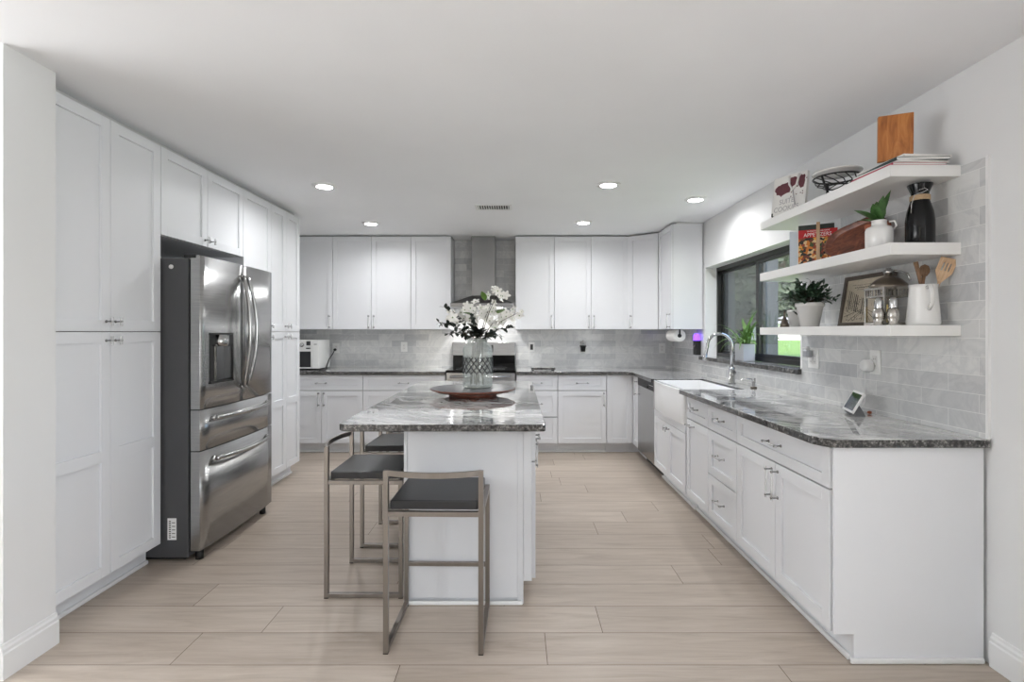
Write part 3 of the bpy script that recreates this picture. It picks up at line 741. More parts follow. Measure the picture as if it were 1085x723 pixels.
L_ = [b.v(x,y,1.69) for x,y in lo]; L2 = [b.v(x,y,1.645) for x,y in lo]; H2 = [b.v(x,y,1.79) for x,y in hi]
for i in range(4): j = (i+1)%4; b.f([L_[i],L_[j],H2[j],H2[i]]); b.f([L2[i],L2[j],L_[j],L_[i]])
b.f(L2[::-1]); b.f(H2)
cn = b.build('canopy', hd, .002)
for sx in (-.2, .2):
    b = B(M['glow']); b.lathe([(0,0),(.028,0),(.028,.004),(0,.004)], 16, (sx,-.36,1.640)); b.build('lamp_lens', cn)
    lamp('hood_light', 'AREA', (-.387+sx, 6.389-.36, 1.636), (0,0,0), 2.6, (1,.985,.96), .07)

# dishwasher
dw = thing('dishwasher', 'stainless steel dishwasher with black control strip left of the sink', 'dishwasher', (1.319, 5.508, 0), R(-90))
b = B(M['gsd']); b.box(.003, .667, .0, .57, .09, .884); b.box(.01,.66,.07,.57,.0,.09); b.build('body', dw)
b = B(M['steel']); b.box(.003, .667, -.024, -.001, .11, .80); b.build('door', dw, .004)
b = B(M['blackp'], M['white_plastic']); b.box(.003, .667, -.026, -.001, .802, .882); b.box(.24,.43,-.034,-.026,.81,.83); b.box(.46,.62,-.0265,-.0255,.842,.846,1); b.build('control_strip', dw, .003)

# ------------------------------------------------------------------ apron sink
b = B(M['fireclay'], M['chrome'])
Wk = .868; x0, x1 = -.030, .42      # local x towards the wall, y along the wall
def outl(z, grow=0):
    pts = []
    for i in range(13):
        u = -1+2*i/12; pts.append((x0 - .022*(1-u*u) - grow, -Wk/2 + Wk*(i/12), z))
    return pts
N0 = 13
front_lo = outl(.605); 
def ring(z, off=0):
    p = [(x, y, z) for x, y, _ in outl(z)]; return p + [(x1, Wk/2, z), (x1, -Wk/2, z)]
ro = [b.v(p) for p in ring(.648)]; rt = [b.v(p) for p in ring(.912)]
n = len(ro)
for i in range(n): j = (i+1)%n; b.f([ro[i], ro[j], rt[j], rt[i]], 0, i < 12)
b.f(ro[::-1])
inn = [(x0+.03, -Wk/2+.03), (x0+.03, Wk/2-.03), (x1-.03, Wk/2-.03), (x1-.03, -Wk/2+.03)]
it = [b.v(x, y, .912) for x, y in inn]; ib = [b.v(x, y, .69) for x, y in inn]
for i in range(4): j = (i+1)%4; b.f([it[i], it[j], ib[j], ib[i]])
b.f(ib)
edges = []
for lst in (rt, it):
    for i in range(len(lst)):
        e = b.bm.edges.get((lst[i], lst[(i+1)%len(lst)])); edges.append(e)
r = bmesh.ops.triangle_fill(b.bm, use_beauty=True, edges=edges)
b.lathe([(0,0),(.04,0),(.045,.003),(0,.003)], 20, (.22,0,.6905), 1)
sk = b.build('apron_sink', None, .008, (1.312, 4.394, 0)); tag(sk, 'white fireclay farmhouse sink with bowed apron front', 'sink')
# faucet
fc = thing('faucet', 'tall chrome gooseneck pull-down faucet behind the sink', 'faucet', (1.835, 4.40, ZC))
b = B(M['chrome']); b.lathe([(0,0),(.03,0),(.03,.008),(.026,.012),(.026,.125),(.022,.14),(0,.14)], 24); b.build('base', fc)
b = B(M['chrome']); path = [(0,0,.13),(0,0,.30)]
for i in range(1, 13): a = PI*i/12*1.02; path.append((-.105+.105*math.cos(a), 0, .32+.105*math.sin(a)))
path += [(-.222,0,.26),(-.232,0,.21)]
b.tube(path, [.0135]*(len(path)-2)+[.0135,.016], 12); sp = b.build('spout', fc)
b = B(M['chrome']); b.tube([(-.223,0,.255),(-.234,0,.20),(-.236,0,.195)], [.015,.018,.014], 12); b.build('spray_head', fc)
b = B(M['chrome']); b.tube([(0,-.02,.09),(0,-.05,.095)], .017, 12); b.tube([(0,-.045,.095),(-.06,-.055,.15)], [.006,.005], 8); b.build('lever', fc)
sd = thing('soap_dispenser', 'small chrome soap dispenser pump beside the faucet', 'soap dispenser', (1.85, 4.03, ZC))
b = B(M['chrome'], M['pewterd']); b.lathe([(0,0),(.024,0),(.024,.012),(0,.012)], 20, mi=1); b.lathe([(.012,.012),(.012,.04),(.015,.042),(.015,.078),(0,.08)], 16); b.build('body', sd)
b = B(M['chrome']); b.tube([(0,0,.07),(-.05,0,.073),(-.10,0,.066)], [.006,.005,.004], 8); b.build('spout', sd)

# ------------------------------------------------------------------ shelves
SX0, SX1, SY0, SY1 = 1.622, 1.9295, 2.243, 3.445
ZS = {'top': (2.036, 2.086), 'mid': (1.697, 1.749), 'low': (1.343, 1.390)}
for kk, lb in (('top', 'topmost white floating shelf, the one with the upright wooden board'), ('mid', 'middle white floating shelf, the one with the black bottle'), ('low', 'lowest white floating shelf, the one with the framed sketch')):
    b = B(M['shelf']); b.box(SX0, SX1, SY0, SY1, *ZS[kk]); tag(b.build('floating_shelf', None, .0015), lb, 'shelf')
ZT1, ZM1, ZL1 = 2.0865, 1.7495, 1.3905
def frame_mat(p0, p1, z, lean):
    """local x runs p0->p1, local z up the leaning cover, -y out towards the room"""
    d = Vector((p1[0]-p0[0], p1[1]-p0[1], 0)); a = math.atan2(d.y, d.x)
    return Matrix.Translation((p0[0], p0[1], z)) @ Matrix.Rotation(a, 4, 'Z') @ Matrix.Rotation(-lean, 4, 'X'), d.length
def place(o, m): o.matrix_world = m
TX = Matrix.Rotation(R(90), 4, 'X')
# top shelf: cookie book on a wire stand
m, wd = frame_mat((1.645, 3.34), (1.746, 3.137), ZT1+.012, R(8))
bk = thing('cookbook', 'white cookbook with maroon splashes on a black stand, far end of top shelf', 'book'); bk.matrix_world = m
b = B(M['paper']); b.box(0, wd, 0, .004, 0, .255); b.box(.003, wd-.003, .004, .020, .003, .252); b.box(0, wd, .020, .023, 0, .255); b.box(0,.004,0,.023,0,.255); b.build('book_block', bk)
b = B(M['maroon']); rr = random.Random(4)
def blob(cx, cz, rx, rz, n=18, y=-.0006):
    vs = [b.v(cx+math.cos(2*PI*i/n)*rx*(.8+.35*rr.random()), y, cz+math.sin(2*PI*i/n)*rz*(.8+.35*rr.random())) for i in range(n)]
    b.f(vs)
blob(.07, .17, .055, .042); blob(.135, .205, .032, .034, y=-.0007); blob(.195, .19, .024, .045)
for i in range(16): blob(.03+rr.random()*.2, .10+rr.random()*.11, .004, .004, 8)
b.build('cover_splashes', bk, recalc=False)
b = B(M['greyink'], M['paper'])
b.tube([(.108,-.003,.245),(.113,-.003,.19),(.138,-.003,.15),(.163,-.003,.18),(.176,-.003,.245)], .007, 8, 1); b.tube([(.138,-.002,.15),(.163,-.002,.05)], .0035, 6, 0); b.build('cover_drawing', bk)
text_mesh('cover_title', 'SUITE\nCOOKIES', .046, M['greyink'], bk, Matrix.Translation((wd*.45, -.0008, .072)) @ TX, .0002, .88)
b = B(M['black'])
for xx in (.03, wd-.035): b.tube([(xx,-.03,.012),(xx,-.03,-.006),(xx,.02,-.008),(xx,.06,-.0)], .0045, 6); b.tube([(xx,.02,-.008),(xx,.03,.16)], .0035, 6)
b.tube([(.03,.02,-.008),(wd-.035,.02,-.008)], .0035, 6); b.tube([(.03,.03,.16),(wd-.035,.03,.16)], .0035, 6); b.build('wire_stand', bk)
# wire bowl + plate
bw = thing('wire_fruit_basket', 'black wire basket on curved legs on the top shelf', 'basket', (1.735, 2.80, ZT1))
b = B(M['black'])
def circ(r, z, n=32): return [(r*math.cos(2*PI*i/n), r*math.sin(2*PI*i/n), z) for i in range(n)]
b.tube(circ(.112,.108), .0045, 6, closed=True); b.tube(circ(.062,.060), .004, 6, closed=True)
for i in range(14):
    a = 2*PI*i/14; a2 = a+.9
    b.tube([(.112*math.cos(a), .112*math.sin(a), .108), (.098*math.cos((a+a2)/2), .098*math.sin((a+a2)/2), .078), (.062*math.cos(a2), .062*math.sin(a2), .060)], .003, 5)
b.build('basket', bw)
for i in range(3):
    a = R(200+120*i)
    b = B(M['black']); b.tube([(.108*math.cos(a), .108*math.sin(a), .105), (.10*math.cos(a+.1), .10*math.sin(a+.1), .055), (.078*math.cos(a+.2), .078*math.sin(a+.2), .006)], .006, 6); b.build('leg', bw)
b = B(M['ceramic']); b.lathe([(0,.0),(.05,0),(.055,.003),(.108,.016),(.12,.022),(.119,.026),(.106,.020),(.05,.006),(0,.005)], 40, (1.735,2.80,ZT1+.1135)); tag(b.build('plate'), 'round white plate resting on the black wire basket', 'plate')
# magazines + board
mg = [(.235,.28,.011,'pink',0,'pink-spined magazine at the bottom of the stack on the top shelf'), (.23,.28,.009,'paper',4,'pale magazine second from the bottom of the stack on the top shelf'),
      (.225,.28,.013,'teal',-3,'dark teal magazine in the middle of the stack on the top shelf'), (.22,.27,.010,'paper',3,'white magazine lying on top of the stack under the wooden board')]
z = ZT1
for i, (w_, l_, h_, c_, rz, lb) in enumerate(mg):
    o = thing('magazine', lb, 'magazine', (1.752+.008*i, 2.385-.004*i, z), R(rz), 'magazines stacked on the top shelf')
    b = B(M[c_]); b.box(-w_/2, w_/2, -l_/2, l_/2, 0, .0012); b.box(-w_/2, w_/2, -l_/2, l_/2, h_-.0012, h_); b.box(-w_/2, -w_/2+.002, -l_/2, l_/2, 0, h_); b.build('cover', o)
    b = B(M['paper']); b.box(-w_/2+.002, w_/2-.002, -l_/2+.002, l_/2-.002, .0012, h_-.0012); b.build('pages', o)
    z += h_ + .0004
m, wd = frame_mat((1.645, 2.352), (1.764, 2.302), z+.001, R(-2))
b = B(M['board']); b.box(0, wd+.004, 0, .022, 0, .206); o = b.build('wooden_board', None, .003); o.matrix_world = m; tag(o, 'honey coloured wooden cutting board standing upright on the magazine stack', 'cutting board')
# middle shelf : appetizers book
m, wd = frame_mat((1.636, 3.0), (1.80, 2.90), ZM1+.004, R(4))
bk = thing('cookbook', 'red and food-photo appetizers cookbook on the middle shelf', 'book'); bk.matrix_world = m
b = B(M['food'], M['paper'], M['leafd'])
b.box(0, wd*.93, .0, .004, 0, .150); b.box(.003, wd*.93-.003, .004, .024, .003, .222, 1); b.box(0, wd*.93, .024, .028, 0, .225, 1); b.box(0, wd*.93, 0, .004, .195, .225, 2); b.box(-.004,0,0,.028,0,.225,1)
b.build('book_block', bk)
b = B(M['red']); b.box(0, wd+.002, -.002, .004, .150, .196); bd = b.build('red_banner', bk)
text_mesh('title', 'APPETIZERS', .030, M['paper'], bk, Matrix.Translation((wd*.5, -.0025, .156)) @ TX, .0003, .88)
text_mesh('subtitle', 'FAVORITE BRAND NAME', .012, M['paper'], bk, Matrix.Translation((wd*.52, -.0025, .183)) @ TX, .0003, .85)
b = B(M['utens']); b.box(wd*.47, wd*.47+.018, -.014, -.004, -.002, .235); b.box(wd*.2, wd*.8, -.03, .032, -.004, -.0005); b.build('book_stand', bk, .001, label='light wooden strut in front of the cover')
m, wd = frame_mat((1.628, 3.06), (1.80, 2.965), ZM1+.001, R(3))
b = B(M['bluew']); b.box(-.01, wd, 0.0, .010, 0, .205); b.box(-.01,-.006,0,.02,0,.205); o = b.build('thin_book', None, .001); o.matrix_world = m; tag(o, 'pale blue thin book leaning behind the appetizers cookbook', 'book')
# walnut tray leaning on the wall
b = B(M['walnut'])
out_, inn_ = [], []
for i in range(40):
    a = 2*PI*i/40; rx = .155*(1+.10*math.cos(2*a+.6)); rz2 = .112*(1+.12*math.sin(a*3))
    out_.append((rx*math.cos(a), rz2*math.sin(a)))
ringA = [b.v(x, -.022, z) for x, z in out_]; ringB = [b.v(x*.93, -.024, z*.92) for x, z in out_]; ringC = [b.v(x*.80, -.006, z*.78) for x, z in out_]; ringD = [b.v(x*.9, .004, z*.88) for x, z in out_]
for P_, Q_ in ((ringA, ringB), (ringB, ringC), (ringD, ringA)):
    for i in range(40): j = (i+1)%40; b.f([P_[i], P_[j], Q_[j], Q_[i]], 0, True)
b.f(ringC); b.f(ringD[::-1])
o = b.build('wooden_tray'); m, _ = frame_mat((1.79, 2.735), (1.835, 2.65), ZM1, R(18)); o.matrix_world = m @ Matrix.Translation((0, 0, .108)) @ Matrix.Rotation(R(-18), 4, 'Y')
tag(o, 'dark walnut leaf-shaped tray leaning on the tiles behind the white jug', 'tray')
def leaf(b, base, d, L, w_, droop=.3, mi=0, seg=5, fold=.15, up=Vector((0,0,1))):
    d = Vector(d).normalized(); side = d.cross(up)
    if side.length < .05: side = Vector((1,0,0))
    side.normalize(); p = Vector(base); cur = d.copy(); prev = None
    for i in range(seg+1):
        t = i/seg; ww = w_*math.sin(PI*min(1, .08+t*.92))**.8 if i < seg else 0.0005
        nrm = side.cross(cur).normalized()
        a = b.v(p + side*ww + nrm*ww*fold); c = b.v(p); e = b.v(p - side*ww + nrm*ww*fold)
        if prev: b.f([prev[0], a, c, prev[1]], mi, True); b.f([prev[1], c, e, prev[2]], mi, True)
        prev = (a, c, e); p = p + cur*(L/seg); cur = (cur + Vector((0,0,-droop/seg*1.4))).normalized()
def pot(b, r0, r1, h, rim=.0, c=(0,0,0), mi=0):
    b.lathe([(0,0),(r0,0),(r1*.97,h-rim),(r1*1.05 if rim else r1,h-rim+.001),(r1*1.07 if rim else r1,h),(r1*.93,h),(r1*.9,h-.02),(0,h-.022)], 32, c, mi)
# white jug with green leaves + terracotta pot
jg = thing('ceramic_jug', 'textured white ceramic jug with small handle holding green leaves', 'jug', (1.705, 2.43, ZM1))
b = B(M['ceramic']); b.lathe([(0,0),(.050,0),(.056,.01),(.057,.085),(.052,.100),(.032,.108),(.030,.130),(.034,.134),(.030,.134),(.026,.110),(0,.108)], 32)
b.build('body', jg)
b = B(M['ceramic']); b.tube([(.032,-.02,.125),(.052,-.028,.128),(.060,-.030,.105),(.050,-.022,.088)], .005, 8); b.build('handle', jg)
b = B(M['leafm'])
for dx, dy, dz, L, ww in ((-.55,.1,.42,.125,.032),(-.35,-.2,.7,.10,.026),(-.1,-.35,1,.125,.022),(.12,-.3,1.0,.15,.022),(.05,.2,.9,.11,.026),(-.7,.3,.25,.09,.024),(-.15,-.3,.75,.10,.025),(.25,.1,.9,.12,.02)):
    leaf(b, (0,0,.125), (dx,dy,dz), L, ww, .25)
b.build('leaves', jg, recalc=False)
tp = thing('terracotta_pot', 'small terracotta pot tucked behind the white jug', 'pot', (1.752, 2.535, ZM1))
b = B(M['terra']); pot(b, .028, .036, .135, .02); b.build('pot', tp)
# black bottle
bt = thing('black_bottle', 'tall black ceramic bottle with flared neck at the near end of the middle shelf', 'bottle', (1.815, 2.325, ZM1))
b = B(M['blackg']); b.lathe([(0,0),(.052,0),(.055,.006),(.055,.11),(.050,.15),(.036,.20),(.033,.215),(.034,.235),(.048,.270),(.048,.273),(.042,.272),(.026,.235),(0,.232)], 40); b.build('body', bt)
b = B(M['twine']); b.lathe([(.0345,.200),(.0385,.202),(.0385,.222),(.0345,.224)], 32)
b.build('twine_band', bt)
b = B(M['chrome']); b.tube([(-.03,-.022,.24),(-.012,-.042,.247),(.004,-.04,.24),(-.02,-.04,.228),(-.04,-.02,.222),(-.052,-.018,.18),(-.055,-.02,.14)], .0018, 6); b.build('wire_tie', bt)
b = B(M['black']); b.box(-.012,.012,-.008,.008,0,.012); o = b.build('magnet_block', None, .001, (1.765, 2.40, ZM1)); tag(o, 'tiny black block between jug and bottle on the middle shelf', 'block')
# lower shelf
cn_ = thing('candle_snuffer', 'tiny dark pointed bell shape at the far end of the lowest shelf', 'ornament', (1.655, 3.19, ZL1))
b = B(M['pewterd']); b.lathe([(0,0),(.028,0),(.024,.02),(.010,.055),(.004,.075),(.006,.085),(.003,.10),(0,.10)], 16); b.build('body', cn_)
def bushy(name, label, loc, r0, r1, h, n, spread, seed, mat):
    t_ = thing(name, label, 'plant', loc); b = B(M['ceramic']); pot(b, r0, r1, h, .022); b.build('pot', t_)
    b = B(M['soil']); b.lathe([(0,h-.018),(r1*.88,h-.018),(0,h-.016)], 20); b.build('soil', t_)
    rnd = random.Random(seed); b = B(mat, M['stem'])
    for i in range(n):
        a = rnd.random()*2*PI; e = rnd.uniform(.2, 1.35); L = spread*rnd.uniform(.55, 1.0)
        d = Vector((math.cos(a)*math.cos(e), math.sin(a)*math.cos(e), math.sin(e)))
        tip = Vector((0,0,h-.01)) + d*L + Vector((0,0,-.03*(1-math.sin(e))))
        if loc[0]+tip.x > 1.90: tip.x = 1.90-loc[0]
        b.tube([(0,0,h-.015), Vector((0,0,h))+d*L*.5, tip], .0012, 4, 1)
        for k in range(9):
            q = Vector((0,0,h)) + (tip-Vector((0,0,h)))*(.35+.65*k/8)
            dd = (d + Vector((rnd.gauss(0,.8), rnd.gauss(0,.8), rnd.gauss(0,.6)))).normalized()
            leaf(b, q, dd, rnd.uniform(.022,.036), .010, .3, 0, 3)
    b.build('foliage', t_, recalc=False); return t_
bushy('potted_plant', 'small bushy plant in a large white tapered pot on the lowest shelf', (1.702, 3.0, ZL1), .048, .072, .138, 66, .17, 3, M['leafp'])
bushy('potted_plant', 'smaller white potted plant half hidden behind the larger one', (1.735, 3.20, ZL1), .040, .052, .105, 14, .09, 8, M['leafp'])
# picture frame
m, wd = frame_mat((1.855, 2.99), (1.855, 2.60), ZL1+.002, R(9))
pf = thing('picture_frame', 'weathered brown frame with a sketched street scene, leaning on the tiles', 'picture frame'); pf.matrix_world = m
H = .285; fw = .021
b = B(M['frame']); b.box(0, fw, 0, .02, 0, H); b.box(wd-fw, wd, 0, .02, 0, H); b.box(fw, wd-fw, 0, .02, 0, fw); b.box(fw, wd-fw, 0, .02, H-fw, H); b.build('frame', pf, .002)
b = B(M['cream']); b.box(fw, wd-fw, .010, .018, fw, H-fw); b.build('picture', pf)
b = B(M['darkink']); rr = random.Random(11)
def stroke(x0, z0, x1, z1, w_=.0014):
    w_ *= 1.5
    d = Vector((x1-x0, 0, z1-z0)); 
    if d.length < 1e-5: return
    n_ = Vector((-d.z, 0, d.x)).normalized()*w_/2; y = .0095
    p, q = Vector((x0, y, z0)), Vector((x1, y, z1)); b.f([b.v(p-n_), b.v(q-n_), b.v(q+n_), b.v(p+n_)])
vx, vz = wd*.50, .10
for a in (-150,-165,-140,-35,-20,-50,-100,-80): 
    c, s_ = math.cos(R(a)), math.sin(R(a)); L = min((vx-fw-.01)/abs(c) if abs(c) > .1 else 9, (vz-fw-.008)/abs(s_) if s_ < 0 else 9); stroke(vx+c*.02, vz+s_*.02, vx+c*L, vz+s_*L, .0018)
for i in range(10): xx = fw+.03+i*.015; stroke(xx, .10-.004*i, xx+.002, .205-.006*i, rr.choice((.001,.003,.005)))
for i in range(8): xx = wd-fw-.02-i*.014; stroke(xx, .11, xx, .17-.006*i, .001)
for i in range(150):
    xx = fw+.012+rr.random()*.16; zz = fw+.012+rr.random()*.12; a = rr.random()*PI; L = rr.uniform(.003,.012); stroke(xx, zz, xx+math.cos(a)*L, zz+math.sin(a)*L, .0015)
for k, zz in enumerate((.232, .218, .206)):
    xx = fw+.05+.02*k
    while xx < wd-fw-.03: L = rr.uniform(.006,.018); stroke(xx, zz, xx+L, zz+rr.uniform(-.002,.004), .0028 if k == 1 else .0015); xx += L+.003
for i in range(12): a = R(40+i*8); stroke(.30+.06*math.cos(a), .12+.05*math.sin(a), .30+.06*math.cos(a+.14), .12+.05*math.sin(a+.14), .0025)
b.build('sketch_lines', pf, recalc=False)
# lantern with candle
ln = thing('lantern', 'silver lantern with domed roof and arched handle, candle inside', 'lantern', (1.825, 2.535, ZL1))
b = B(M['pewter'])
b.box(-.072,.072,-.072,.072,.0,.016)
for sx in (-1,1):
    for sy in (-1,1): b.box(sx*.066-.005, sx*.066+.005, sy*.066-.005, sy*.066+.005, .016, .175)
b.box(-.073,.073,-.073,.073,.175,.187)
for s in (-1,1):
    for k in range(7):
        q = -.054+k*.018; b.box(q-.003,q+.003,s*.066-.002,s*.066+.002,.145,.175); b.box(s*.066-.002,s*.066+.002,q-.003,q+.003,.145,.175)
    b.box(-.066,.066,s*.066-.003,s*.066+.003,.138,.146); b.box(s*.066-.003,s*.066+.003,-.066,.066,.138,.146)
b.build('cage', ln)
b = B(M['pewterd']); b.lathe([(.082,.187),(.084,.191),(.075,.205),(.055,.225),(.03,.240),(.018,.244),(.018,.252),(0,.252)], 32); b.build('dome_roof', ln)
b = B(M['chrome']); b.lathe([(.012,.252),(.022,.256),(.024,.268),(.018,.276),(.010,.278),(.012,.284),(0,.286)], 12); b.build('finial', ln)
b = B(M['chrome']); b.tube([(0,-.01,.262),(.02,-.05,.262),(.03,-.085,.245),(.03,-.10,.215)], .0045, 8); b.build('handle', ln)
b = B(M['candle']); b.lathe([(0,0),(.026,0),(.026,.085),(.022,.088),(0,.086)], 20, (1.83, 2.53, ZL1+.016)); tag(b.build('candle'), 'yellow pillar candle inside the silver lantern', 'candle')
# mills
def mill(loc, label):
    t_ = thing('pepper_mill', label, 'mill', loc, 0, 'pewter mills in front of the lantern')
    b = B(M['pewter']); b.lathe([(0,0),(.024,0),(.025,.006),(.019,.012),(.026,.035),(.027,.055),(.022,.075),(.018,.08),(0,.08)], 24); b.build('body', t_)
    b = B(M['chrome']); b.lathe([(.0185,.081),(.019,.09),(.0175,.115),(.012,.128),(0,.132)], 24); b.build('cap', t_)
    return t_
p0 = mill((1.700, 2.425, ZL1), 'pewter pepper mill, the left of two in front of the lantern')
dup(p0, (1.738, 2.385, ZL1), 0, 'pewter salt mill, the right of two beside the white pitcher')
# pitcher with utensils
pt = thing('white_pitcher', 'tall white ceramic pitcher with handle holding wooden utensils', 'pitcher', (1.838, 2.335, ZL1))
b = B(M['ceramic']); b.lathe([(0,0),(.062,0),(.065,.008),(.061,.06),(.056,.12),(.053,.165),(.056,.183),(.051,.183),(.047,.16),(.055,.02),(0,.015)], 40); b.build('body', pt)
b = B(M['ceramic']); b.tube([(-.02,-.047,.168),(-.026,-.075,.172),(-.034,-.092,.14),(-.03,-.088,.10),(-.02,-.058,.07)], [.008,.009,.009,.008,.007], 10); b.build('handle', pt)
def utensil(name, label, base, top, mat, kind):
    base, top = Vector(base), Vector(top); d = (top-base); L = d.length
    rot = d.to_track_quat('Z', 'Y').to_matrix().to_4x4()
    b = B(mat)
    if kind == 'spatula':
        b.tube([(0,0,0),(0,0,L*.62)], [.006,.006], 8)
        pts = [(-.006,L*.60),(-.030,L*.76),(-.032,L*.97),(-.026,L),(.026,L),(.032,L*.97),(.030,L*.76),(.006,L*.60)]
        y0, y1 = -.003, .003; 
        # blade with three slots, made of strips
        zsA, zsB = L*.79, L*.92
        b.prism([(-.006,L*.60),(.006,L*.60),(.031,L*.77),(.031,zsA),(-.031,zsA),(-.031,L*.77)], y0, y1, axis='y')
        b.box(-.031,.031,y0,y1,zsB,L)
        for xa, xb in ((-.031,-.016),(-.012,-.0035),(.0005,.0085),(.0135,.031)): b.box(xa, xb, y0, y1, zsA, zsB)
    elif kind == 'spoon':
        b.tube([(0,0,0),(0,0,L*.7),(0,0,L*.78)], [.006,.006,.008], 8); b.lathe([(0,0),(.012,.004),(.02,.02),(.021,.035),(.015,.052),(0,.06)], 16, (0,0,L*.76), sy=.35)
    else:
        b.tube([(0,0,0),(0,0,L*.8),(0,0,L)], [.007,.008,.0095], 10)
    z_ = d.normalized(); y_ = Vector((-.55,-.8,0)); y_ = (y_ - z_*y_.dot(z_)).normalized(); x_ = y_.cross(z_)
    rot = Matrix((x_, y_, z_)).transposed().to_4x4()
    o = b.build(name); o.matrix_world = Matrix.Translation(base) @ rot
    return tag(o, label, 'utensil')
utensil('slotted_spatula', 'pale wooden slotted spatula standing in the white pitcher', (1.835,2.33,ZL1+.03), (1.915,2.285,ZL1+.296), M['utens'], 'spatula')
utensil('wooden_spoon', 'wooden handle leaning left in the white pitcher', (1.862,2.33,ZL1+.03), (1.795,2.325,ZL1+.285), M['utensd'], 'handle')
utensil('wooden_spoon', 'dark wooden spoon behind the spatula in the white pitcher', (1.835,2.352,ZL1+.03), (1.885,2.385,ZL1+.285), M['utensd'], 'spoon')

# ------------------------------------------------------------------ counter items, right wall
m, wd = frame_mat((1.792, 2.845), (1.735, 2.675), ZC+.018, R(28))
sm = thing('smart_display', 'small white-framed smart display with grey fabric base on the right counter', 'smart display'); sm.matrix_world = m
b = B(M['white_plastic'], M['display']); b.box(0, wd, 0, .010, 0, .118); b.box(.012, wd-.012, -.001, 0, .012, .106, 1); b.build('screen', sm, .003)
b = B(M['fabric']); im = m.inverted(); rz = Matrix.Rotation(-R(-28), 4, 'X')
b.prism([(.005, -.004), (.075, -.030), (.092, .004), (.018, .055)], .03, wd-.03, axis='x'); b.build('base', sm, .004)
def outlet(name, label, loc, rz, w_=.078, h_=.122, gangs=1, inset=None):
    t_ = thing(name, label, 'outlet' if 'outlet' in name else 'switch', loc, rz)
    b = B(M['white_plastic']); b.box(-w_/2, w_/2, -.006, 0, -h_/2, h_/2); b.build('cover_plate', t_, .002)
    for g in range(gangs):
        cx = (g-(gangs-1)/2)*.046
        b = B(M['ceramic'], M['blackp']); mi = 1 if inset else 0
        b.box(cx-.0165, cx+.0165, -.009, -.006, -.034, .034, mi)
        if not inset:
            for s in (-1, 1):
                for dx in (-.006,.006): b.box(cx+dx-.001, cx+dx+.001, -.0095, -.009, s*.018-.005, s*.018+.004, 1)
        b.build('receptacle' if 'outlet' in name else 'rocker', t_)
    return t_
XT = XR-.010
outlet('wall_outlet', 'double white outlet on the right tiles near the window', (XT, 3.352, 1.187), R(-90), .118, .122, 2)
outlet('wall_outlet', 'single white outlet on the right tiles above the smart display', (XT, 2.775, 1.198), R(-90), .082, .128)
fz = thing('plug_in_freshener', 'grey plug-in air freshener in the outlet near the window', 'air freshener', (XT-.0105, 3.372, 1.215), R(-90))
b = B(M['planter']); b.box(-.03,.03,-.04,0,-.02,.028); b.build('body', fz, .010)
b = B(M['ceramic']); b.lathe([(0,0),(.014,0),(.012,.02),(0,.022)], 16, (0,-.02,.028)); b.build('cap', fz)
pg = thing('power_adapter', 'round white power adapter plugged in above the smart display', 'adapter', (XT-.0105, 2.80, 1.178), R(-90))
b = B(M['white_plastic']); b.lathe([(0,0),(.03,0),(.033,.006),(.033,.035),(.026,.044),(0,.044)], 24, mat=Matrix.Rotation(R(90),4,'X')); b.build('body', pg)
b = B(M['white_plastic']); b.tube([(0,-.03,-.032),(.002,-.034,-.06),(.004,-.03,-.14),(-.01,-.026,-.20),(-.02,-.05,-.25)], .0016, 6); b.build('cable', pg)
b = B(M['terra']); b.lathe([(0,0),(.010,.004),(.011,.013),(0,.018)], 12, (1.885, 2.76, ZC)); tag(b.build('copper_knob'), 'small copper coloured knob on the counter behind the smart display', 'knob')
b = B(M['blackp'], M['pewter'])
# plug-in purple light on right wall beneath the upper cabinet
pl = thing('purple_night_light', 'black plug-in device with glowing purple tip beside the window', 'night light', (XT, 5.45, 1.25), R(-90))
b = B(M['blackp'], M['pewter']); b.box(-.05,.05,-.05,0,-.13,.02); b.tube([(-.035,-.055,-.03),(.0,-.056,-.05),(.03,-.055,-.02)], .006, 6, 1); b.build('body', pl, .006)
b = B(M['purple']); b.lathe([(0,0),(.034,0),(.034,.05),(.02,.072),(0,.075)], 16, (0,-.03,.021)); b.build('lamp', pl)
b = B(M['white_plastic']); b.box(-.095,-.055,-.012,0,-.10,.10); b.build('back_plate', pl, .002)
# paper towel
pr = thing('paper_towel_holder', 'paper towel roll hanging under the right upper cabinet', 'paper towel', (1.712, 5.42, 1.322))
b = B(M['paper']); mt = Matrix.Rotation(R(-90), 4, 'X')
b.lathe([(.021,0),(.062,0),(.064,.003),(.064,.277),(.062,.28),(.021,.28),(.021,0)], 36, mat=mt); b.build('paper_roll', pr)
b = B(M['blackp']); b.lathe([(0,-.004),(.0205,-.004),(.0205,.284),(0,.284)], 20, mat=mt); b.box(-.008,.008,-.010,-.004,0,.066); b.box(-.008,.008,.284,.290,0,.066); b.build('holder', pr)
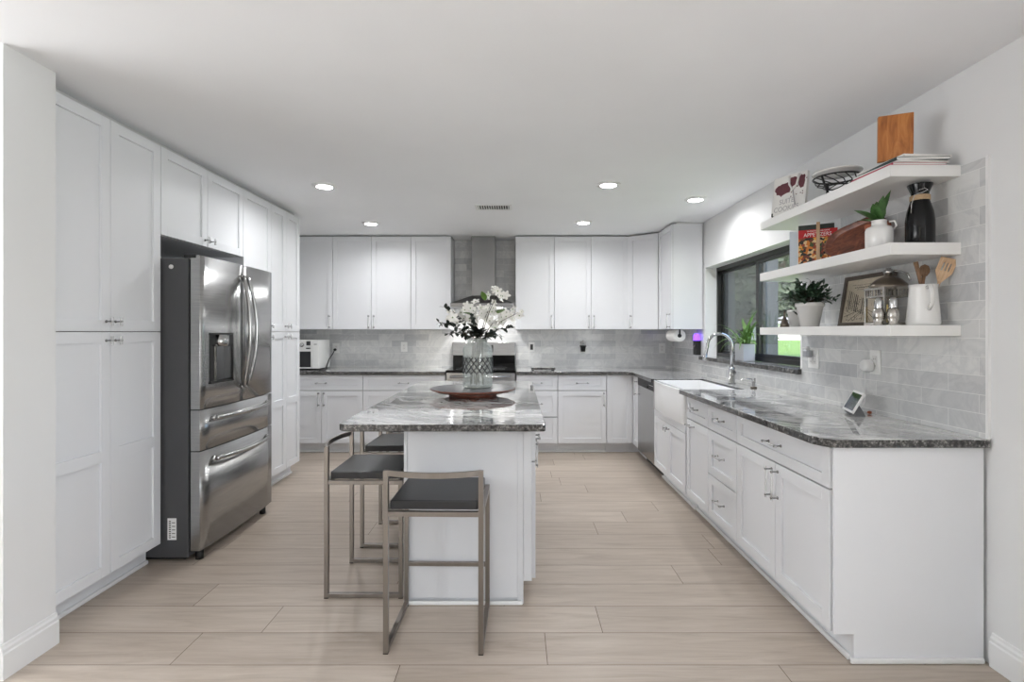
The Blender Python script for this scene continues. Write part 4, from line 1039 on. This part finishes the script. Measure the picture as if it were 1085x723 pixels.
# spider plant in grey planter on the sill
sp_ = thing('spider_plant', 'long-leaved spider plant in a grey planter on the window sill', 'plant', (1.975, 4.47, WZ0))
b = B(M['planter']); b.prism([(-.052,-.085),(.052,-.085),(.052,.085),(-.052,.085)], 0, .148)
b.build('planter', sp_, .008)
b = B(M['soil']); b.box(-.045,.045,-.078,.078,.147,.150); b.build('soil', sp_)
b = B(M['leafs']); rr = random.Random(21)
for i in range(46):
    a = rr.random()*2*PI; e = rr.uniform(.35, 1.3); L = rr.uniform(.18, .34)
    d = Vector((math.cos(a)*math.cos(e)*.6, math.sin(a)*math.cos(e), math.sin(e)))
    if d.x > .1: d.x *= .2
    leaf(b, (rr.uniform(-.03,.03)*1, rr.uniform(-.06,.06), .145), d, L, .0085, rr.uniform(.6, 1.7), 0, 8, .3)
for v_ in b.bm.verts:
    if v_.co.x > .066: v_.co.x = .066
    if v_.co.z < .004: v_.co.z = .004
b.build('leaves', sp_, recalc=False)

# ------------------------------------------------------------------ back wall items
YT = YB-.010
o1 = outlet('wall_outlet', 'white outlet on the back tiles beside the microwave, black plug in it', (-2.225, YT, 1.162), 0, .086, .122)
outlet('wall_outlet', 'white outlet on the back tiles between microwave and range', (-1.385, YT, 1.177), 0)
outlet('wall_switch', 'white plate with black rocker on the back tiles right of the range', (.19, YT, 1.175), 0, .075, .12, 1, True)
outlet('wall_outlet', 'white outlet on the back tiles in the right corner', (1.80, YT, 1.16), 0, .078, .122, 1)
wp = thing('wall_plug_in', 'small black pot-shaped plug-in with wire top on the back tiles', 'plug-in', (.82, YT, 1.12), 0)
b = B(M['blackp']); b.lathe([(0,0),(.026,0),(.032,.06),(.042,.062),(.042,.074),(0,.074)], 20, (0,-.045,0)); b.build('pot', wp)
b = B(M['pewterd']); b.tube([(-.03,-.045,.07),(-.03,-.045,.115),(0,-.045,.13),(.03,-.045,.115),(.03,-.045,.07)], .0025, 6); b.tube([(0,-.045,.07),(0,-.045,.14)], .003, 6); b.tube([(-.02,-.045,.10),(.02,-.045,.10)], .0025, 6); b.build('wire_top', wp)
b = B(M['white_plastic']); b.box(-.035,.035,-.004,0,-.02,.10); b.build('back_plate', wp)
# microwave / microwave
mw = thing('microwave', 'white and silver compact microwave in the left back corner', 'microwave', (-2.69, 5.93, ZC))
b = B(M['white_plastic'], M['blackp']); b.box(0, .425, .02, .36, .018, .345); b.box(.02,.40,.04,.34,0,.018,1); b.build('body', mw, .004)
b = B(M['white_plastic'], M['gsd']); b.box(.0, .345, 0, .0195, .02, .343); b.box(.02, .335, -.003, 0, .035, .215, 1); b.build('door', mw, .002)
b = B(M['white_plastic'], M['gsd']); b.box(.348, .425, 0, .0195, .02, .343); b.build('control_panel', mw, .002)
b = B(M['gsd']); b.box(.285, .330, -.004, -.0005, .285, .332); b.box(.28,.33,-.004,-.0005,.245,.258); b.box(.37,.405,-.003,-.0003,.294,.300); b.build('display', mw)
b = B(M['chrome']); b.lathe([(0,0),(.025,0),(.022,.02),(0,.02)], 20, mat=Matrix.Translation((.235,-.004,.29)) @ Matrix.Rotation(R(90),4,'X')); b.build('knob', mw)
def mv(p): return (p[0]+2.69, p[1]-5.93, p[2]-ZC)
b = B(M['blackp']); b.tube([mv(p) for p in ((-2.235, 6.36, 1.135), (-2.245, 6.34, 1.10), (-2.262, 6.25, 1.03), (-2.25, 6.15, .96), (-2.235, 6.05, .932), (-2.21, 5.95, .93), (-2.17,5.87,.929), (-2.215,5.80,.929))], .0055, 8); pc = b.build('power_cord', mw)
b = B(M['blackp']); b.lathe([(0,0),(.017,0),(.014,.026),(0,.028)], 14, mat=Matrix.Translation(mv((-2.232, 6.379, 1.143))) @ Matrix.Rotation(R(90),4,'X')); b.build('plug', pc)
# granite board on counter right of range
b = B(M['gran'], M['grane']); b.prism([(.17,5.80),(.44,5.80),(.44,6.05),(.17,6.05)], ZC+.012, ZC+.040, 0, 1)
gb = b.build('granite_board', None, .002); tag(gb, 'small rectangular granite serving board on the counter right of the range', 'serving board')
for x in (.19,.42):
    for y in (5.82,6.03): b = B(M['blackp']); b.lathe([(0,0),(.01,0),(.01,.012),(0,.012)], 12, (x,y,ZC)); b.build('foot', gb)

# ------------------------------------------------------------------ ceiling lights and vent
def can(x, y, label, on=True):
    t_ = thing('recessed_light', label, 'ceiling light', (x, y, CEIL), 0, 'recessed lights in the white ceiling')
    b = B(M['trim']); b.lathe([(.062,-.012),(.070,-.006),(.092,-.004),(.094,0),(.060,0),(.060,-.012)], 40); b.build('trim_ring', t_)
    b = B(M['glow']); b.lathe([(0,-.008),(.061,-.008),(.061,-.0045),(0,-.0045)], 32); b.build('lens', t_)
    lamp('light_source', 'AREA', (0,0,-.02), (0,0,0), E_CAN, (.98,.99,1), .12, parent=t_, spread=R(160))
    return t_
c0 = can(-1.486, 4.01, 'round recessed ceiling light above the fridge aisle, left and nearer')
for x, y, lb in ((-1.513, 5.385, 'round recessed ceiling light at the left near the back cabinets'), (.707, 3.97, 'round recessed ceiling light right of the island, nearer of the two'),
              (.692, 5.34, 'round recessed ceiling light right of the hood, near the back cabinets'), (1.529, 4.41, 'round recessed ceiling light above the sink by the window')):
    dup(c0, (x, y, CEIL), 0, lb)
for x, y, lb in ((-1.45, 1.2, 'round recessed ceiling light behind the camera on the left'), (.7, 1.0, 'round recessed ceiling light behind the camera on the right')):
    pass
vt = thing('ceiling_vent', 'white rectangular air vent with louvres in the ceiling', 'vent', (-.205, 4.69, CEIL))
b = B(M['trim']); w_, d_ = .165, .10
b.box(-w_, w_, -d_, -d_+.025, -.008, 0); b.box(-w_, w_, d_-.025, d_, -.008, 0); b.box(-w_, -w_+.025, -d_+.025, d_-.025, -.008, 0); b.box(w_-.025, w_, -d_+.025, d_-.025, -.008, 0); b.build('frame', vt, .002)
b = B(M['blackp']); b.box(-w_+.025, w_-.025, -d_+.025, d_-.025, -.0015, -.0003); b.build('duct_opening', vt)
for k in range(13):
    b = B(M['trim']); x = -.13+k*.0217; b.box(x-.0015, x+.0015, -d_+.025, d_-.025, -.011, -.002, mat=Matrix.Translation((x,0,-.006)) @ Matrix.Rotation(R(35),4,'Y') @ Matrix.Translation((-x,0,.006))); b.build('louvre', vt)

# ------------------------------------------------------------------ island centrepiece
ls = thing('lazy_susan', 'round wooden turntable with grey top on the granite island', 'turntable', (-.298, 3.56, ZC))
b = B(M['susanrim']); b.lathe([(0,0),(.155,0),(.165,.004),(.165,.030),(0,.030)], 48); b.build('base', ls)
b = B(M['susanrim'], M['susantop']); b.lathe([(0,.031),(.25,.031),(.285,.044),(.293,.050),(.290,.054)], 72, mi=0); b.lathe([(.290,.054),(.286,.055),(0,.055)], 72, mi=1); b.build('turntable_disc', ls)
VZ = ZC+.0555; VC = (-.265, 3.56, VZ)
vs = thing('glass_vase', 'large clear glass jar vase with modelled stem refraction on the turntable', 'vase', VC)
b = B(M['vase'])
prof = [(0,0),(.088,0),(.099,.008),(.101,.02),(.101,.265),(.094,.288),(.070,.302),(.066,.310),(.066,.322),(.074,.328),(.074,.338),(.068,.340),(.061,.332),(.060,.306),(.090,.282),(.096,.262),(.096,.024),(.086,.014),(0,.012)]
b.lathe(prof, 48); b.build('jar', vs)
b = B(M['gsd'])  # dark mesh on the jar imitates stems refracted by the glass
for k in range(16):
    for sgn in (1,-1):
        a0 = 2*PI*k/16; b.tube([(.1018*math.cos(a0+sgn*t*.9), .1018*math.sin(a0+sgn*t*.9), .10+.11*t) for t in [i/8 for i in range(9)]], .0034, 4, caps=False)
b.build('stem_refraction', vs, label='dark diamond bars standing for stems refracted in the glass')
# bouquet
def stem_path(tip, bend=.3):
    base = Vector((random.uniform(-.05,.05), random.uniform(-.05,.05), .02)); neck = Vector((tip[0]*.12, tip[1]*.12, .33)); neck.x = max(-.04,min(.04,neck.x)); neck.y = max(-.04,min(.04,neck.y))
    tip = Vector(tip); m1 = neck.lerp(tip, .5) + Vector((0,0,.03))
    return [base, base.lerp(neck,.6), neck, m1, tip]
def blossom(parent, p, r, rnd):
    b = B(M['petal'], M['leafg']); p = Vector(p)
    ax = Vector((rnd.gauss(0,.5), -1+rnd.gauss(0,.5), rnd.gauss(.1,.5))).normalized(); u = ax.orthogonal().normalized(); w2 = ax.cross(u)
    a0 = rnd.random()*2
    for k in range(5):
        a = a0+2*PI*k/5; d = u*math.cos(a)+w2*math.sin(a); s = ax.cross(d)
        pts = [p, p+d*r*.45+s*r*.36+ax*r*.12, p+d*r*.95+s*r*.24+ax*r*.22, p+d*r*1.05+ax*r*.12, p+d*r*.95-s*r*.24+ax*r*.22, p+d*r*.45-s*r*.36+ax*r*.12]
        c = b.v(p+d*r*.55+ax*r*.02); vv = [b.v(q) for q in pts]
        for i in range(6): b.f([c, vv[i], vv[(i+1)%6]], 0, True)
    b.lathe([(0,0),(r*.14,0),(r*.1,r*.12),(0,r*.16)], 8, mi=1, mat=Matrix.Translation(p) @ ax.to_track_quat('Z','Y').to_matrix().to_4x4())
    return b.build('blossom', parent, recalc=False)
rnd = random.Random(5)
def spray(label, tip, n, lo, spreadr, r=.032, extra_leaf=()):
    t_ = thing('blossom_spray', label, 'flowers', VC, 0, 'flower sprays in the glass vase')
    path = stem_path(tip); b = B(M['stem']); b.tube(path, [.0035,.0035,.003,.0025,.0015], 6); b.build('stem', t_)
    for k in range(n):
        t = lo+(1-lo)*k/max(1,n-1); q = path[2].lerp(path[3], t*2) if t < .5 else path[3].lerp(path[4], t*2-1)
        q = q + Vector((rnd.gauss(0,spreadr), rnd.gauss(.01,spreadr), rnd.gauss(0,spreadr*.8)))
        blossom(t_, q, r*rnd.uniform(.8,1.15), rnd)
    if extra_leaf:
        b = B(M['leafg'])
        for (p, d, L, w2) in extra_leaf: leaf(b, p, d, L, w2, .2, 0, 4)
        b.build('leaf', t_, recalc=False)
    return t_
spray('tallest white orchid spray reaching up towards the hood', (.145,.0,.665), 9, .80, .036, .030, [((.05,-.02,.60),(-.2,-.3,.7),.07,.026)])
spray('white flower spray leaning left out of the vase', (-.18,.05,.53), 14, .5, .036, .034, [((-.05,-.04,.50),(-.5,-.6,.25),.07,.03)])
spray('white flower spray in the middle of the bouquet', (-.06,.06,.55), 13, .55, .036, .033)
spray('white flower spray leaning right out of the vase', (.20,.05,.53), 14, .5, .036, .033, [((.14,-.03,.51),(.4,-.5,.3),.08,.03)])
spray('short white spray just right of the bouquet centre', (.09,.04,.58), 12, .45, .034, .031)
spray('thin white spray at the far right of the bouquet', (.275,.01,.515), 5, .7, .022, .022)
def berry_stem(label, tip, n=26):
    t_ = thing('eucalyptus_stem', label, 'foliage stem', VC, 0, 'dark leafy stems in the glass vase')
    path = stem_path(tip); b = B(M['stem']); b.tube(path, [.003,.003,.0025,.002,.0012], 6); b.build('stem', t_)
    b = B(M['leafd'])
    for k in range(n):
        t = .15+.85*k/(n-1); q = path[2].lerp(path[3], t*2) if t < .5 else path[3].lerp(path[4], t*2-1)
        d = Vector((rnd.gauss(0,1), rnd.gauss(0,1), rnd.gauss(0,.8))).normalized()
        leaf(b, q, d, rnd.uniform(.026,.042), .014, .2, 0, 3)
    b.build('leaves', t_, recalc=False)
berry_stem('dark leafy stem arching to the far left of the bouquet', (-.255,-.10,.45), 40)
berry_stem('dark leafy stem low on the left of the bouquet', (-.20,-.12,.37))
berry_stem('dark leafy stem up on the left behind white flowers', (-.22,-.06,.55), 26)
berry_stem('dark leafy stem arching to the right of the bouquet', (.245,-.11,.41), 36)
berry_stem('short dark leafy stem right of the vase neck', (.17,-.12,.35), 24)
berry_stem('upright dark leafy stem in front of the middle flowers', (-.03,-.13,.49), 30)
dk = thing('dark_leaf_stem', 'broad dark leaves gathered at the neck of the vase', 'foliage stem', VC)
b = B(M['stem']); b.tube([(0,0,.03),(0,0,.2),(0,-.01,.34)], .004, 6); b.build('stem', dk)
b = B(M['leafd'])
for k in range(44):
    a = rnd.random()*2*PI; d = Vector((math.cos(a), math.sin(a)*.8, rnd.uniform(-.15,1))); leaf(b, (0,0,.335+rnd.random()*.05), d, rnd.uniform(.07,.125), .026, .4, 0, 4)
b.build('leaves', dk, recalc=False)
